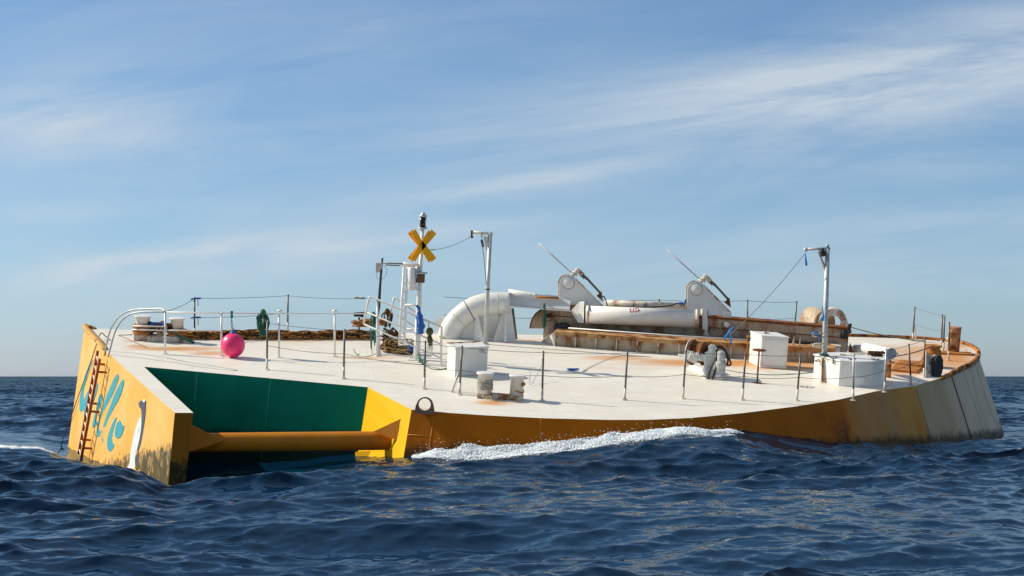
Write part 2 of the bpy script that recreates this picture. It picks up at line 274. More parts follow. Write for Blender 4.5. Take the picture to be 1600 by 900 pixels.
# ------------------------------------------------------------------ object helpers
MATS = {}
def tag(o, label=None, cat=None, group=None, kind=None):
    for k, v in (('label', label), ('category', cat), ('group', group), ('kind', kind)):
        if v: o[k] = v
    return o
def thing(name, label, cat, base, group=None, yaw=0):
    o = bpy.data.objects.new(name, None); COL.objects.link(o)
    mw = fr(base, yaw); o.matrix_world = mw; MATS[o.name] = mw
    o.empty_display_size = .2
    return tag(o, label, cat, group)
class MB:
    def __init__(s): s.v = []; s.f = []; s.sm = []; s.mi = []; s.cm = 0
    def add(s, vs, fs, smooth=False):
        b = len(s.v); s.v += [V(x) for x in vs]; s.f += [[i+b for i in f] for f in fs]
        s.sm += ([smooth]*len(fs) if isinstance(smooth, bool) else smooth); s.mi += [s.cm]*len(fs); return s
    def box(s, mw, c, d):                                # centred box in frame mw
        c = V(c); hx, hy, hz = d[0]/2, d[1]/2, d[2]/2
        vs = [mw @ (c+V((x, y, z))) for x in (-hx, hx) for y in (-hy, hy) for z in (-hz, hz)]
        return s.add(vs, [(0, 1, 3, 2), (4, 6, 7, 5), (0, 4, 5, 1), (2, 3, 7, 6), (0, 2, 6, 4), (1, 5, 7, 3)])
    def tube(s, pts, r, seg=8, caps=True, sm=True, close=False):
        pts = [V(q) for q in pts]; n = len(pts); rs = r if isinstance(r, (list, tuple)) else [r]*n
        vs = []; up = None
        for i, q in enumerate(pts):
            a = pts[i-1] if i else q; b = pts[i+1] if i < n-1 else q
            d = (b-a); d = d.normalized() if d.length > 1e-9 else V((0, 0, 1))
            if up is None: up = d.orthogonal().normalized()
            up = (up-d*up.dot(d)); up = up.normalized() if up.length > 1e-6 else d.orthogonal().normalized()
            w = d.cross(up)
            for k in range(seg):
                a_ = 2*math.pi*k/seg; vs.append(q+(up*math.cos(a_)+w*math.sin(a_))*rs[i])
        fs = []; sms = []
        for i in range(n-1):
            for k in range(seg):
                k2 = (k+1) % seg; fs.append((i*seg+k, i*seg+k2, (i+1)*seg+k2, (i+1)*seg+k)); sms.append(sm)
        if caps:
            fs.append(tuple(reversed(range(seg)))); fs.append(tuple((n-1)*seg+k for k in range(seg))); sms += [False, False]
        return s.add(vs, fs, sms)
    def lathe(s, mw, prof, seg=24, axis='z'):            # prof = [(r, z)]
        vs = []; n = len(prof)
        for r, z in prof:
            for k in range(seg):
                a = 2*math.pi*k/seg; x, y = r*math.cos(a), r*math.sin(a)
                q = V((x, y, z)) if axis == 'z' else (V((z, x, y)) if axis == 'x' else V((x, z, -y)))
                vs.append(mw @ q)
        fs = [(i*seg+k, i*seg+(k+1) % seg, (i+1)*seg+(k+1) % seg, (i+1)*seg+k) for i in range(n-1) for k in range(seg)]
        sms = [abs(prof[i][0]-prof[i+1][0]) < abs(prof[i][1]-prof[i+1][1])*4 for i in range(n-1) for k in range(seg)]
        fs += [tuple(reversed(range(seg))), tuple((n-1)*seg+k for k in range(seg))]; sms += [False, False]
        return s.add(vs, fs, sms)
    def prism(s, pts, ext):                              # polygon of world points, extruded
        n = len(pts); pts = [V(q) for q in pts]; ext = V(ext)
        vs = pts+[q+ext for q in pts]
        fs = [tuple(range(n)), tuple(reversed(range(n, 2*n)))]+[(i, (i+1) % n, n+(i+1) % n, n+i) for i in range(n)]
        return s.add(vs, fs)
    def ball(s, c, r, seg=24, rings=16, sq=1, frm=None):
        c = V(c); vs = []; fs = []
        for i in range(rings+1):
            th = math.pi*i/rings
            for k in range(seg):
                a = 2*math.pi*k/seg; vs.append(c+V((math.sin(th)*math.cos(a), math.sin(th)*math.sin(a), math.cos(th)*sq))*r)
        for i in range(rings):
            for k in range(seg): fs.append((i*seg+k, (i+1)*seg+k, (i+1)*seg+(k+1) % seg, i*seg+(k+1) % seg))
        return s.add(vs, fs, True)
    def build(s, name, mats, parent=None, bev=0, recalc=True, origin=None):
        me = bpy.data.meshes.new(name)
        if parent is not None: inv = MATS[parent.name].inverted()
        else:
            o_ = V(origin) if origin is not None else V((sum(q.x for q in s.v)/len(s.v), sum(q.y for q in s.v)/len(s.v), min(q.z for q in s.v)))
            inv = Matrix.Translation(-o_)
        me.from_pydata([inv @ q for q in s.v], [], s.f)
        for pl, a, mi in zip(me.polygons, s.sm, s.mi): pl.use_smooth = a; pl.material_index = mi
        if recalc:
            bm = bmesh.new(); bm.from_mesh(me); bmesh.ops.remove_doubles(bm, verts=bm.verts, dist=1e-5); bmesh.ops.recalc_face_normals(bm, faces=bm.faces); bm.to_mesh(me); bm.free()
        for x in (mats if isinstance(mats, (list, tuple)) else [mats]): me.materials.append(x)
        o = bpy.data.objects.new(name, me); COL.objects.link(o)
        if parent is not None:
            o.parent = parent; MATS[o.name] = MATS[parent.name]
            if parent.type == 'MESH': pass
        else: o.location = o_; MATS[o.name] = Matrix.Translation(o_)
        if bev:
            b = o.modifiers.new('bevel', 'BEVEL'); b.width = bev; b.segments = 2; b.limit_method = 'ANGLE'
        return o
def copy_tree(o, parent=None):
    c = o.copy(); COL.objects.link(c); c.parent = parent
    MATS[c.name] = MATS[o.name] if parent is None else MATS[parent.name]
    for ch in list(o.children): copy_tree(ch, c)
    return c
def sag(a, b, d=0, n=14):
    a, b = V(a), V(b); return [a.lerp(b, i/n)+V((0, 0, -d*4*(i/n)*(1-i/n))) for i in range(n+1)]
def smooth_path(pts, n=8):
    P = [V(q) for q in pts]; P = [P[0]*2-P[1]]+P+[P[-1]*2-P[-2]]; out_ = []
    for i in range(1, len(P)-2):
        for k in range(n):
            t_ = k/n; a, b, c, d = P[i-1:i+3]
            out_.append(.5*((2*b)+(c-a)*t_+(2*a-5*b+4*c-d)*t_*t_+(3*b-a-3*c+d)*t_**3))
    return out_+[P[-2]]
rnd = random.Random(3)

# ================================================================== SEA
def interp(x, xs, ys): return np.interp(x, xs, ys)
UH = [-200, 60, 97, 262, 330, 450, 560, 640, 800, 900, 1000, 1060, 1110, 1160, 1220, 1300, 1400, 1480, 1565, 1800]
TH = [0, -.2, -.44, -.80, -.66, -.46, -.22, -.06, .05, .20, .42, .56, .62, .55, .36, .12, .05, -.10, -.04, 0]
YH = [52, 52, 51, 40, 40, 43, 43, 41.2, 41.2, 41.4, 41.6, 41.7, 41.9, 42.5, 43.5, 45.5, 49, 52, 57, 60]
def swell(x, y):
    yy = np.maximum(y, 1.0); u = 800+F*x/yy
    Tv = interp(u, UH, TH); yv = interp(u, UH, YH)
    d = y-yv; w = np.where(d < 0, np.exp(-(d/np.where(u < 560, 9.0, 5.0))**2), np.exp(-(d/9.0)**2))
    return Tv*w*(y > 3)
rs = np.random.RandomState(11)
waves = []
NW = 230
for i in range(NW):
    lam = .15*(15/.15)**((i+rs.rand())/NW)
    ang = R(-62)+rs.randn()*R(38)                          # travel direction
    k = 2*math.pi/lam
    st = .0205*(1.05 if lam < .4 else 1.7 if lam < 1.3 else 1.25 if lam < 2.6 else (.8 if lam < 6 else .5))
    waves.append((k, math.cos(ang), math.sin(ang), st/k, rs.rand()*6.283, lam))
def amp_far(spacing, lam): return 1.0
def sea_points(x, y, spacing):
    z = swell(x, y); dx = np.zeros_like(x); dy = np.zeros_like(x)
    # gusty patches
    g = 1+.28*np.sin(x*.21+y*.13+1)+.22*np.sin(x*.09-y*.17+2)
    yy_ = np.maximum(y, 1.0); yv_ = interp(800+F*x/yy_, UH, YH); dd_ = y-yv_
    calm = 1-.62*np.exp(-(dd_/np.where(dd_ < 0, 4.5, 6))**2)*(y > 3)
    g = g*calm
    for k, cx, cy, a, ph, lam in waves:
        at_ = np.clip((lam/spacing-2.2)/2.0, 0, 1)*amp_far(spacing, lam)
        if not at_.any(): continue
        arg = k*(x*cx+y*cy)+ph; sn = np.sin(arg); cs = np.cos(arg)
        aa = a*at_*g
        z += aa*cs; dx -= aa*sn*cx*1.2; dy -= aa*sn*cy*1.2
    return x+dx, y+dy, z
def make_sea():
    cols = list(np.arange(-.37, .3701, .0009))
    a = .37; stp = .0015
    while a < math.pi: a += stp; stp *= 1.13; cols.append(min(a, math.pi)); cols.insert(0, -min(a, math.pi))
    cols = np.array(cols)
    rows = [2.0]
    while rows[-1] < 30000:
        d = rows[-1]; q = .012 if d < 12 else (.0028 if d < 62 else (.003+.0 if d < 110 else (.4/d if d < 260 else (1.5/d if d < 700 else (4/d if d < 2000 else .06))))); rows.append(d*(1+q))
    rows = np.array(rows)
    A, D = np.meshgrid(cols, rows); x = D*np.sin(A); y = D*np.cos(A)
    dr = np.gradient(rows)[:, None]; dc = np.abs(np.gradient(cols))[None, :]*D
    sp = np.maximum(dr*.55, dc)
    X, Y, Z = sea_points(x.ravel(), y.ravel(), sp.ravel())
    nr, nc = A.shape
    co = np.stack([X, Y, Z], 1).astype(np.float32)
    co = np.vstack([co, [[0, 0, -.05]]]).astype(np.float32)
    idx = np.arange(nr*nc).reshape(nr, nc)
    q = np.stack([idx[:-1, :-1], idx[:-1, 1:], idx[1:, 1:], idx[1:, :-1]], -1).reshape(-1, 4)
    q2 = q
    # middle cap
    cen = nr*nc
    tri = np.stack([np.full(nc-1, cen), idx[0, 1:], idx[0, :-1]], 1)
    loops = np.concatenate([q2.ravel(), tri.ravel()]).astype(np.int32)
    starts = np.concatenate([np.arange(len(q2))*4, len(q2)*4+np.arange(len(tri))*3]).astype(np.int32)
    tots = np.concatenate([np.full(len(q2), 4), np.full(len(tri), 3)]).astype(np.int32)
    me = bpy.data.meshes.new('sea_water'); me.vertices.add(len(co)); me.vertices.foreach_set('co', co.ravel())
    me.loops.add(len(loops)); me.loops.foreach_set('vertex_index', loops)
    me.polygons.add(len(starts)); me.polygons.foreach_set('loop_start', starts); me.polygons.foreach_set('loop_total', tots)
    me.polygons.foreach_set('use_smooth', np.ones(len(starts), bool))
    me.update(calc_edges=True); me.validate()
    # foam map
    yy = np.maximum(co[:, 1], 1); u = 800+F*co[:, 0]/yy
    fm = np.zeros(len(co), np.float32)
    yv = interp(u, UH, YH)
    m_ = np.clip(1-np.abs(co[:, 1]-(yv-.5))/1.0, 0, 1)*np.clip((u-640)/60, 0, 1)*np.clip((1180-u)/60, 0, 1)
    fm = np.maximum(fm, m_)
    m_ = .38*np.clip(1-np.abs(co[:, 1]-(yv-1.4))/2.2, 0, 1)*np.clip((u-640)/60, 0, 1)*np.clip((1230-u)/100, 0, 1)
    fm = np.maximum(fm, m_)
    m_ = .36*np.clip(1-np.abs(co[:, 1]-(yv-.3))/.7, 0, 1)*np.clip((u-1180)/60, 0, 1)*np.clip((1600-u)/60, 0, 1)
    fm = np.maximum(fm, m_)
    m_ = .34*np.clip(1-np.abs(co[:, 1]-(yv-.4))/1.0, 0, 1)*np.clip((u-80)/20, 0, 1)*np.clip((300-u)/30, 0, 1)
    fm = np.maximum(fm, m_)
    yl = interp(u, [-100, 97], [49.5, 49.5])
    m_ = .62*np.clip(1-np.abs(co[:, 1]-yl)/3.2, 0, 1)*np.clip((120-u)/40, 0, 1)
    fm = np.maximum(fm, m_)
    m_ = .30*np.clip(1-np.abs(co[:, 1]-41)/1.5, 0, 1)*np.clip((u-300)/60, 0, 1)*np.clip((640-u)/60, 0, 1)
    fm = np.maximum(fm, m_)
    m_ = .33*np.clip(1-np.abs(co[:, 1]-38.5)/1.2, 0, 1)*np.clip((u-170)/30, 0, 1)*np.clip((270-u)/30, 0, 1)
    fm = np.maximum(fm, m_)
    at_ = me.attributes.new('foam', 'FLOAT', 'POINT'); at_.data.foreach_set('value', fm)
    o = bpy.data.objects.new('sea_water', me); COL.objects.link(o); tag(o, kind='structure'); return o
sea = make_sea()
m, t, p, pos = gnodes('sea_water', .07, .23)
p.inputs['IOR'].default_value = 1.333
fo = attr(t, 'foam')
fn = ramp(t, mth(t, 'ADD', mth(t, 'MULTIPLY', fo, .55), mth(t, 'MULTIPLY', nzs(t, pos, 3.2, 10, .75, (1, .6, 1), .4), .62)), [(.54, 0.0), (.64, 1.0)])
bc = mixc(t, ramp(t, nzs(t, pos, .12, 4), [(.35, 0.0), (.7, 1.0)]), (.0008, .014, .038), (.0012, .020, .047))
link(t, mixc(t, fn, bc, (.82, .86, .88)), p.inputs['Base Color'])
# ripples too small for the mesh tilt the normal
geo = NN(t, 'ShaderNodeNewGeometry')
def slope(scale, amp, vs=(1, 1, 1)):
    mp = NN(t, 'ShaderNodeMapping'); mp.inputs['Scale'].default_value = vs; link(t, pos, mp.inputs[0])
    n = NN(t, 'ShaderNodeTexNoise'); n.inputs['Scale'].default_value = scale; n.inputs['Detail'].default_value = 3; n.inputs['Roughness'].default_value = .55
    link(t, mp.outputs[0], n.inputs['Vector'])
    a = NN(t, 'ShaderNodeVectorMath', operation='SUBTRACT'); link(t, n.outputs['Color'], a.inputs[0]); a.inputs[1].default_value = (.5, .5, .5)
    b = NN(t, 'ShaderNodeVectorMath', operation='MULTIPLY'); link(t, a.outputs[0], b.inputs[0]); b.inputs[1].default_value = (amp, amp, 0)
    return b.outputs[0]
cd = NN(t, 'ShaderNodeSeparateXYZ'); link(t, pos, cd.inputs[0])
def vadd(a, b):
    n = NN(t, 'ShaderNodeVectorMath', operation='ADD'); link(t, a, n.inputs[0]); link(t, b, n.inputs[1]); return n.outputs[0]
dist = NN(t, 'ShaderNodeVectorMath', operation='LENGTH'); link(t, pos, dist.inputs[0])
far = mth(t, 'MULTIPLY', mth(t, 'SUBTRACT', dist.outputs['Value'], 55), 1/170, None, True)
s1 = slope(13, .15, (1, .8, 1)); s2 = slope(1.1, 1.7, (.8, 1, 1)); s3 = slope(.16, 1.0, (.7, 1, 1))
sc = NN(t, 'ShaderNodeVectorMath', operation='SCALE'); link(t, vadd(s2, s3), sc.inputs[0]); link(t, far, sc.inputs['Scale'])
nn = vadd(vadd(geo.outputs['Normal'], s1), sc.outputs[0])
nv = NN(t, 'ShaderNodeVectorMath', operation='NORMALIZE'); link(t, nn, nv.inputs[0]); link(t, nv.outputs[0], p.inputs['Normal'])
# water body under a reflecting skin; wind-roughened water far off mirrors less
p.inputs['Specular IOR Level'].default_value = 0; p.inputs['Roughness'].default_value = 1
fre = NN(t, 'ShaderNodeFresnel'); fre.inputs['IOR'].default_value = 1.333; link(t, nv.outputs[0], fre.inputs['Normal'])
gls = NN(t, 'ShaderNodeBsdfGlossy'); gls.inputs['Color'].default_value = (.86, .95, 1, 1); gls.inputs['Roughness'].default_value = .05; link(t, nv.outputs[0], gls.inputs['Normal'])
kk = mth(t, 'MULTIPLY_ADD', far, -.36, .70)
fac_ = mth(t, 'MULTIPLY', mth(t, 'MULTIPLY', fre.outputs[0], kk), mth(t, 'MULTIPLY_ADD', fn, -.9, 1))
mxs = NN(t, 'ShaderNodeMixShader'); link(t, fac_, mxs.inputs[0]); link(t, p.outputs[0], mxs.inputs[1]); link(t, gls.outputs[0], mxs.inputs[2])
link(t, mxs.outputs[0], t.nodes['Material Output'].inputs['Surface'])
sea.data.materials.append(m)

def sea_z(x, y):
    X, Y, Z = sea_points(np.array([x], float), np.array([y], float), np.array([.05])); return float(Z[0])

# ================================================================== HULL
hull = thing('wave_energy_barge', 'big tilted yellow steel barge with a white deck and a green-walled notch', 'barge', at(850, 600))
# outline in the deck plane (pixel where seen, slope of the side below: x, y metres per metre down)
OUT = [(132, 512, -.14, .02, 'L'), (163, 546, -.11, -.03, 'L'), (200, 579.5, -.09, -.04, 'L'), (273, 645, -.07, -.05, 'F'),
       (302, 645, -.09, -.05, 'I'), (225, 573, -.05, -.05, 'G'),
       (575, 605, -.12, -.06, 'Y'), (643, 640, -.12, -.30, 'S'),
       (700, 645, -.09, -.33, 'S'), (760, 649, -.05, -.35, 'S'), (850, 653.5, .0, -.36, 'S'), (950, 656, .04, -.36, 'S'), (1010, 656, .07, -.36, 'S'),
       (1080, 653, .10, -.36, 'S'), (1160, 645.5, .15, -.35, 'S'), (1240, 635.5, .20, -.33, 'S'), (1310, 624.5, .26, -.31, 'S'), (1370, 611, .30, -.28, 'S'),
       (1429, 603, .33, -.22, 'S'), (1472, 590, .37, -.16, 'S'), (1502, 577, .40, -.10, 'S'), (1521, 566.5, .43, -.04, 'S'), (1529, 556.5, .43, .04, 'S'),
       (1525, 546.5, .38, .12, 'B'), (1505, 537.5, .2, .2, 'B'), (1470, 532.5, .1, .25, 'B'), (1423, 529, .05, .25, 'B'), (1340, 526, 0, .25, 'B'), (1200, 523.5, 0, .2, 'B'),
       (1000, 523.5, 0, .2, 'B'), (800, 523, 0, .2, 'B'), (690, 521, 0, .2, 'B'), (575, 518.5, 0, .2, 'B'), (450, 517, 0, .2, 'B'), (300, 516, 0, .2, 'B'), (190, 515, -.06, .15, 'B')]
DEPTH = 6.0
def side_pt(i, d):
    u, v, a, b, k = OUT[i % len(OUT)]; p0 = at(u, v); return p0-NRM*d+EX*(a*d)+EY*(b*d)
def section(kinds, name, mt, extra=None, sub=4, dn=10):
    mb = MB(); attrs = []
    n = len(OUT)
    runs = []; cur = []
    for i in range(n):
        if OUT[i][4] in kinds: cur.append(i)
        elif cur: runs.append(cur); cur = []
    if cur: runs.append(cur)
    for run in runs:
        ii = run+[run[-1]+1]; tl = []
        for a, b in zip(ii[:-1], ii[1:]):
            for k in range(sub): tl.append((a, b, k/sub))
        tl.append((ii[-2], ii[-1], 1.0))
        vs = []
        for a, b, f in tl:
            for j in range(dn+1):
                d = DEPTH*j/dn; q = side_pt(a, d).lerp(side_pt(b, d), f); vs.append(q)
                uu = OUT[a % n][0]*(1-f)+OUT[b % n][0]*f
                if OUT[a % n][0] > OUT[b % n][0]: uu = 1530+(1530-uu)*.3
                attrs.append((uu, d))
        fs = [(c*(dn+1)+j, c*(dn+1)+j+1, (c+1)*(dn+1)+j+1, (c+1)*(dn+1)+j) for c in range(len(tl)-1) for j in range(dn)]
        mb.add(vs, fs, name == 'long_side')
    o = mb.build(name, mt, hull, recalc=False)
    return o, attrs
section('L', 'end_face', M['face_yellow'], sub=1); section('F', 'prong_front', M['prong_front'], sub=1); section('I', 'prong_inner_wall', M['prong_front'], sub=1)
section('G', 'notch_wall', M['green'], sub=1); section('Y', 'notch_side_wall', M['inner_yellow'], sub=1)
ls, at_l = section('S', 'long_side', M['side'], sub=6, dn=24)
section('B', 'far_side', M['side'], sub=1)
me = ls.data
for nm, fn_ in (('along', lambda u, d: (u-643)/900), ('down', lambda u, d: d),
                ('scuff', lambda u, d: max(0, 1-abs(u-1300)/60)*.0+max(0, min(1, (u-1425)/40))),
                ('scar', lambda u, d: max(0, 1-abs(u-(1303+d*4))/13)*min(1, max(0, (d-.35)*3))+.8*max(0, 1-abs(u-(1277+d*6))/6)*(d < .9)*(d > .1))):
    a = me.attributes.new(nm, 'FLOAT', 'POINT'); a.data.foreach_set('value', [float(fn_(u, d)) for u, d in at_l])
mb = MB(); mb.add([side_pt(i, DEPTH-.01) for i in range(len(OUT))], [tuple(range(len(OUT)))]); mb.build('keel_plate', M['side'], hull)

# deck sheet with a stain map
def to2(p): q = p-at(850, 600); return (q.dot(EX), q.dot(EY))
O0 = at(850, 600)
poly = []
for i in range(len(OUT)):
    a = at(*OUT[i][:2]); poly.append(to2(a))
pl = np.array(poly)
def inside(x, y):
    c = False; n = len(pl); j = n-1
    for i in range(n):
        xi, yi = pl[i]; xj, yj = pl[j]
        if (yi > y) != (yj > y) and x < (xj-xi)*(y-yi)/(yj-yi)+xi: c = not c
        j = i
    return c
def dedge(x, y):
    best = 9
    for i in range(len(pl)):
        a = pl[i]; b = pl[(i+1) % len(pl)]; ab = b-a; t_ = max(0, min(1, ((x-a[0])*ab[0]+(y-a[1])*ab[1])/(ab@ab)))
        best = min(best, math.hypot(a[0]+ab[0]*t_-x, a[1]+ab[1]*t_-y))
    return best
pts2 = [V(q) for q in poly]; edges = [(i, (i+1) % len(poly)) for i in range(len(poly))]
gx = np.arange(pl[:, 0].min(), pl[:, 0].max(), .22); gy = np.arange(pl[:, 1].min(), pl[:, 1].max(), .22)
for x in gx:
    for y in gy:
        if inside(x, y) and dedge(x, y) > .08: pts2.append(V((x+.01, y+.013)))
res = delaunay_2d_cdt(pts2, edges, [tuple(range(len(poly)))], 1, 1e-4)
vv = [O0+EX*q.x+EY*q.y for q in res[0]]
mb = MB(); mb.add(vv, [tuple(f) for f in res[2]]); deck = mb.build('deck', M['deck'], hull, recalc=False)
if deck.data.polygons[0].normal.z < 0: deck.data.flip_normals()
ST = [(275, 545, 75, 4, .95), (215, 541, 22, 2.5, .9), (330, 552, 45, 4, .8), (205, 533, 20, 2, .8), (470, 548, 120, 7, .25), (560, 559, 60, 2.5, .6), (1060, 566, 90, 5, .9), (985, 561, 90, 3, .7),
      (1250, 575, 90, 4, 1.0), (1150, 566, 110, 3, 1.0), (1410, 573, 60, 15, 1.1), (1440, 552, 95, 18, .72), (1490, 562, 45, 18, .95), (1160, 568, 170, 5.5, 1.15), (960, 558, 60, 3, .8), (1380, 545, 60, 14, .35), (1500, 540, 40, 6, .7),
      (770, 629, 30, 5, .85), (810, 628, 26, 3, .5), (1188, 599, 12, 2, .7), (1000, 575, 140, 6, .35), (600, 559, 40, 3, .5), (835, 531, 60, 3, .45), (1290, 600, 25, 3, .5), (1090, 590, 40, 4, .35), (165, 535, 16, 10, .4), (450, 533, 140, 3, .5), (660, 640, 20, 4, .6)]
rv = []
for q in vv:
    u = 800+F*q.x/q.y; v = VH-F*(q.z-H)/q.y; r_ = 0
    for a, b, c_, d_, e in ST: r_ = max(r_, e*math.exp(-((u-a)/c_)**2-((v-b)/d_)**2))
    rv.append(r_)
a = deck.data.attributes.new('rust', 'FLOAT', 'POINT'); a.data.foreach_set('value', rv)

M['rim_yellow'] = mat('chipped_yellow_rim', (.66, .38, .09), .6, spec=.2, var=(.50, .24, .05), vscale=3, bump=.4, rust=(.10, .04, .02), rscale=2.5, rlev=(.56, .64))
# rim (gunwale) round the right end and the far left corner
def rim(pix, w, h, name, mt):
    P = smooth_path([at(*q) for q in pix], 5); mb = MB(); vs = []
    for i, q in enumerate(P):
        d = (P[min(i+1, len(P)-1)]-P[max(i-1, 0)]).normalized(); o_ = d.cross(NRM).normalized()
        hh = h*min(1, .25+min(i, len(P)-1-i)/5)
        prof = [(-w/2, 0), (-w/2, hh*.75), (-w/3, hh), (w/3, hh), (w/2, hh*.75), (w/2, -.05)]
        for a_, b_ in prof: vs.append(q+o_*a_+NRM*b_)
    n = 6; fs = [(i*n+k, i*n+k+1, (i+1)*n+k+1, (i+1)*n+k) for i in range(len(P)-1) for k in range(n-1)]
    fs += [tuple(range(n)), tuple((len(P)-1)*n+k for k in range(n))]
    mb.add(vs, fs, True); return mb.build(name, mt, hull)
rim([(1470, 591), (1502, 577), (1521, 566.5), (1529, 556.5), (1525, 546.5), (1505, 537.5), (1470, 532.5), (1423, 529), (1340, 526), (1250, 524)], .13, .10, 'rim', M['rust_gunwale'])
rim([(165, 547), (150, 532), (133, 513), (139, 513.6), (150, 514)], .17, .12, 'rim', M['rim_yellow'])

# weld seams on the sides
def seam(i, f, d0, d1, r=.012, nm='weld_seam', mt=None):
    a = side_pt(i, d0).lerp(side_pt(i+1, d0), f); b = side_pt(i, d1).lerp(side_pt(i+1, d1), f)
    mb = MB(); mb.tube([a, b], r, 6); return mb.build(nm, mt or M['ladder_seam'], hull)
def seam_at_u(u, d0, d1, r=.012, mt=None):
    for i in range(7, 22):
        if OUT[i][0] <= u <= OUT[i+1][0]: return seam(i, (u-OUT[i][0])/(OUT[i+1][0]-OUT[i][0]), d0, d1, r, mt=mt)
M['seam_ochre'] = mat('ochre_weld', (.62, .24, .03), .5, spec=.2); M['seam_green'] = mat('green_weld', (.004, .24, .15), .6, spec=.1)
for u in (679, 845): seam_at_u(u, .02, 1.6, .009, M['seam_ochre'])
seam_at_u(1430, .1, 2.6, .014); seam_at_u(1485, .02, 3, .026, M['black']); seam_at_u(1504, .1, 3, .008); seam_at_u(1522, .1, 3, .008)
mb = MB(); mb.tube([side_pt(7, .62), side_pt(7, .62).lerp(side_pt(8, .62), .62)], .009, 6); mb.build('weld_seam', M['seam_ochre'], hull)
for f in (.245, .575): seam(5, f, .02, 2.6, .008, mt=M['seam_green'])

# cross tube between the prongs, with gussets at both ends
yt = 42.4
ta = pt(262, 692, 41.8); tb = pt(632, 688, 43.0)
mb = MB(); mb.tube([ta.lerp(tb, i/8) for i in range(9)], .25, 32); mb.build('cross_tube', M['tube_ochre'], hull)
g = [pt(583, 674.5, 42.65), pt(631, 652, 42.35), pt(627.5, 691, 42.30)]
mb = MB(); mb.prism(g, V((0, .05, 0))); mb.build('gusset', M['tube_ochre'], hull)
mb = MB(); mb.prism([pt(588, 694, 43.3), pt(635, 696, 42.2), pt(640, 697, 41.9), pt(636, 692.5, 43.3)], V((0, 0, -.06))); mb.build('gusset', M['tube_ochre'], hull)
mb = MB(); mb.prism([pt(295, 662, 41.4), pt(328, 678, 41.6), pt(352, 688, 41.7), pt(330, 700, 41.7), pt(295, 706, 41.4)], V((0, .05, 0))); mb.build('gusset', M['tube_ochre'], hull)
# foot of the right prong that shows under the tube
a, b = side_pt(6, 2.1), side_pt(7, 1.6)
mb = MB(); mb.prism([pt(555, 706, 44.3), pt(582, 704, 44.0), pt(601, 719, 43.4), pt(590, 740, 43.4), pt(555, 740, 44.3)], V((.35, .1, 0))); mb.build('prong_foot', M['inner_yellow'], hull)

# mooring lug on the near corner
lp = at(663, 643); s_ = lp.y/F
ys = lp.y-.02
outl = [(-15, 22), (-14, 6), (-11, -10), (-6, -19), (1, -22), (8, -20), (13, -12), (15, 2), (17, 9), (24, 14), (40, 17), (40, 22)]
def ring_plate(mb, outer, cx, cy, r, to3, ext, seg=24):
    """plate with a round hole: bridge outer polygon (dense) and circle"""
    n = len(outer); inner = []
    for q in outer:
        d = math.hypot(q[0]-cx, q[1]-cy); inner.append((cx+(q[0]-cx)/d*r, cy+(q[1]-cy)/d*r))
    vs = [to3(*q) for q in outer]+[to3(*q) for q in inner]; vs += [q+ext for q in vs]
    fs = []
    for i in range(n):
        j = (i+1) % n
        fs += [(i, j, n+j, n+i), (2*n+i, 3*n+i, 3*n+j, 2*n+j), (i, 2*n+i, 2*n+j, j), (n+i, n+j, 3*n+j, 3*n+i)]
    mb.add(vs, fs)
def dense(pl_, k=4):
    o_ = []
    for a, b in zip(pl_, pl_[1:]+pl_[:1]):
        for i in range(k): o_.append((a[0]+(b[0]-a[0])*i/k, a[1]+(b[1]-a[1])*i/k))
    return o_
mb = MB()
lug = [(-15, 6.5), (-15, 2), (-13.5, -6), (-10, -14), (-5, -18.5), (1, -20), (7, -18.5), (12, -14), (14.5, -6), (15.5, 1), (17, 7.5)]
ring_plate(mb, dense(lug), .5, -8, 9.5, lambda a, b: V(((663+a-800)/F*ys, ys, H-(640+b-VH)/F*ys)), V((0, .11, 0)))
mb.build('mooring_lug', M['lug'], hull)

# lettering and emblem painted on the end face
PF = side_pt(1, .0); e1 = side_pt(3, 0)-side_pt(1, 0); e2 = side_pt(2, 2)-side_pt(2, 0); NF = e1.cross(e2).normalized()
if NF.y > 0: NF = -NF
def face_hit(u, v):                                       # pixel -> point of the bilinear end face (marched)
    d = V(((u-800)/F, 1, -(v-VH)/F)); o_ = V((0, 0, H)); best = None
    for i in (0, 1, 2):
        a, b, c_, d_ = side_pt(i, 0), side_pt(i+1, 0), side_pt(i+1, DEPTH), side_pt(i, DEPTH)
        for tri in ((a, b, c_), (a, c_, d_)):
            n_ = (tri[1]-tri[0]).cross(tri[2]-tri[0]); k = n_.dot(tri[0]-o_)/n_.dot(d); h = o_+d*k
            ok = all((tri[(j+1) % 3]-tri[j]).cross(h-tri[j]).dot(n_) > -1e-6 for j in range(3))
            if ok: return h
            if best is None: best = h
    return best
def paint(pols, name, mt, th=.012, lift=.004):
    mb = MB()
    for pol in pols:
        for tri_pts in [pol]:
            P = [face_hit(*q) for q in tri_pts]
            P = [q+NF*lift for q in P]
            # triangulate in pixel plane so concave strokes survive
            r_ = delaunay_2d_cdt([V(q) for q in tri_pts], [(i, (i+1) % len(tri_pts)) for i in range(len(tri_pts))], [tuple(range(len(tri_pts)))], 1, 1e-5)
            top = [face_hit(q.x, q.y)+NF*(lift+th) for q in r_[0]]; n = len(top)
            fs = [tuple(f) for f in r_[2]]; bot = [q-NF*th for q in top]
            fs2 = [tuple(n+i for i in reversed(f)) for f in fs]
            mb.add(top+bot, fs+fs2)
            # rim
            m_ = len(P); mb.add([q+NF*th for q in P]+P, [(i, (i+1) % m_, m_+(i+1) % m_, m_+i) for i in range(m_)])
    return mb.build(name, mt, hull)
Z = lambda L: [(115+a/5.622, 560+b/5.625) for a, b in L]
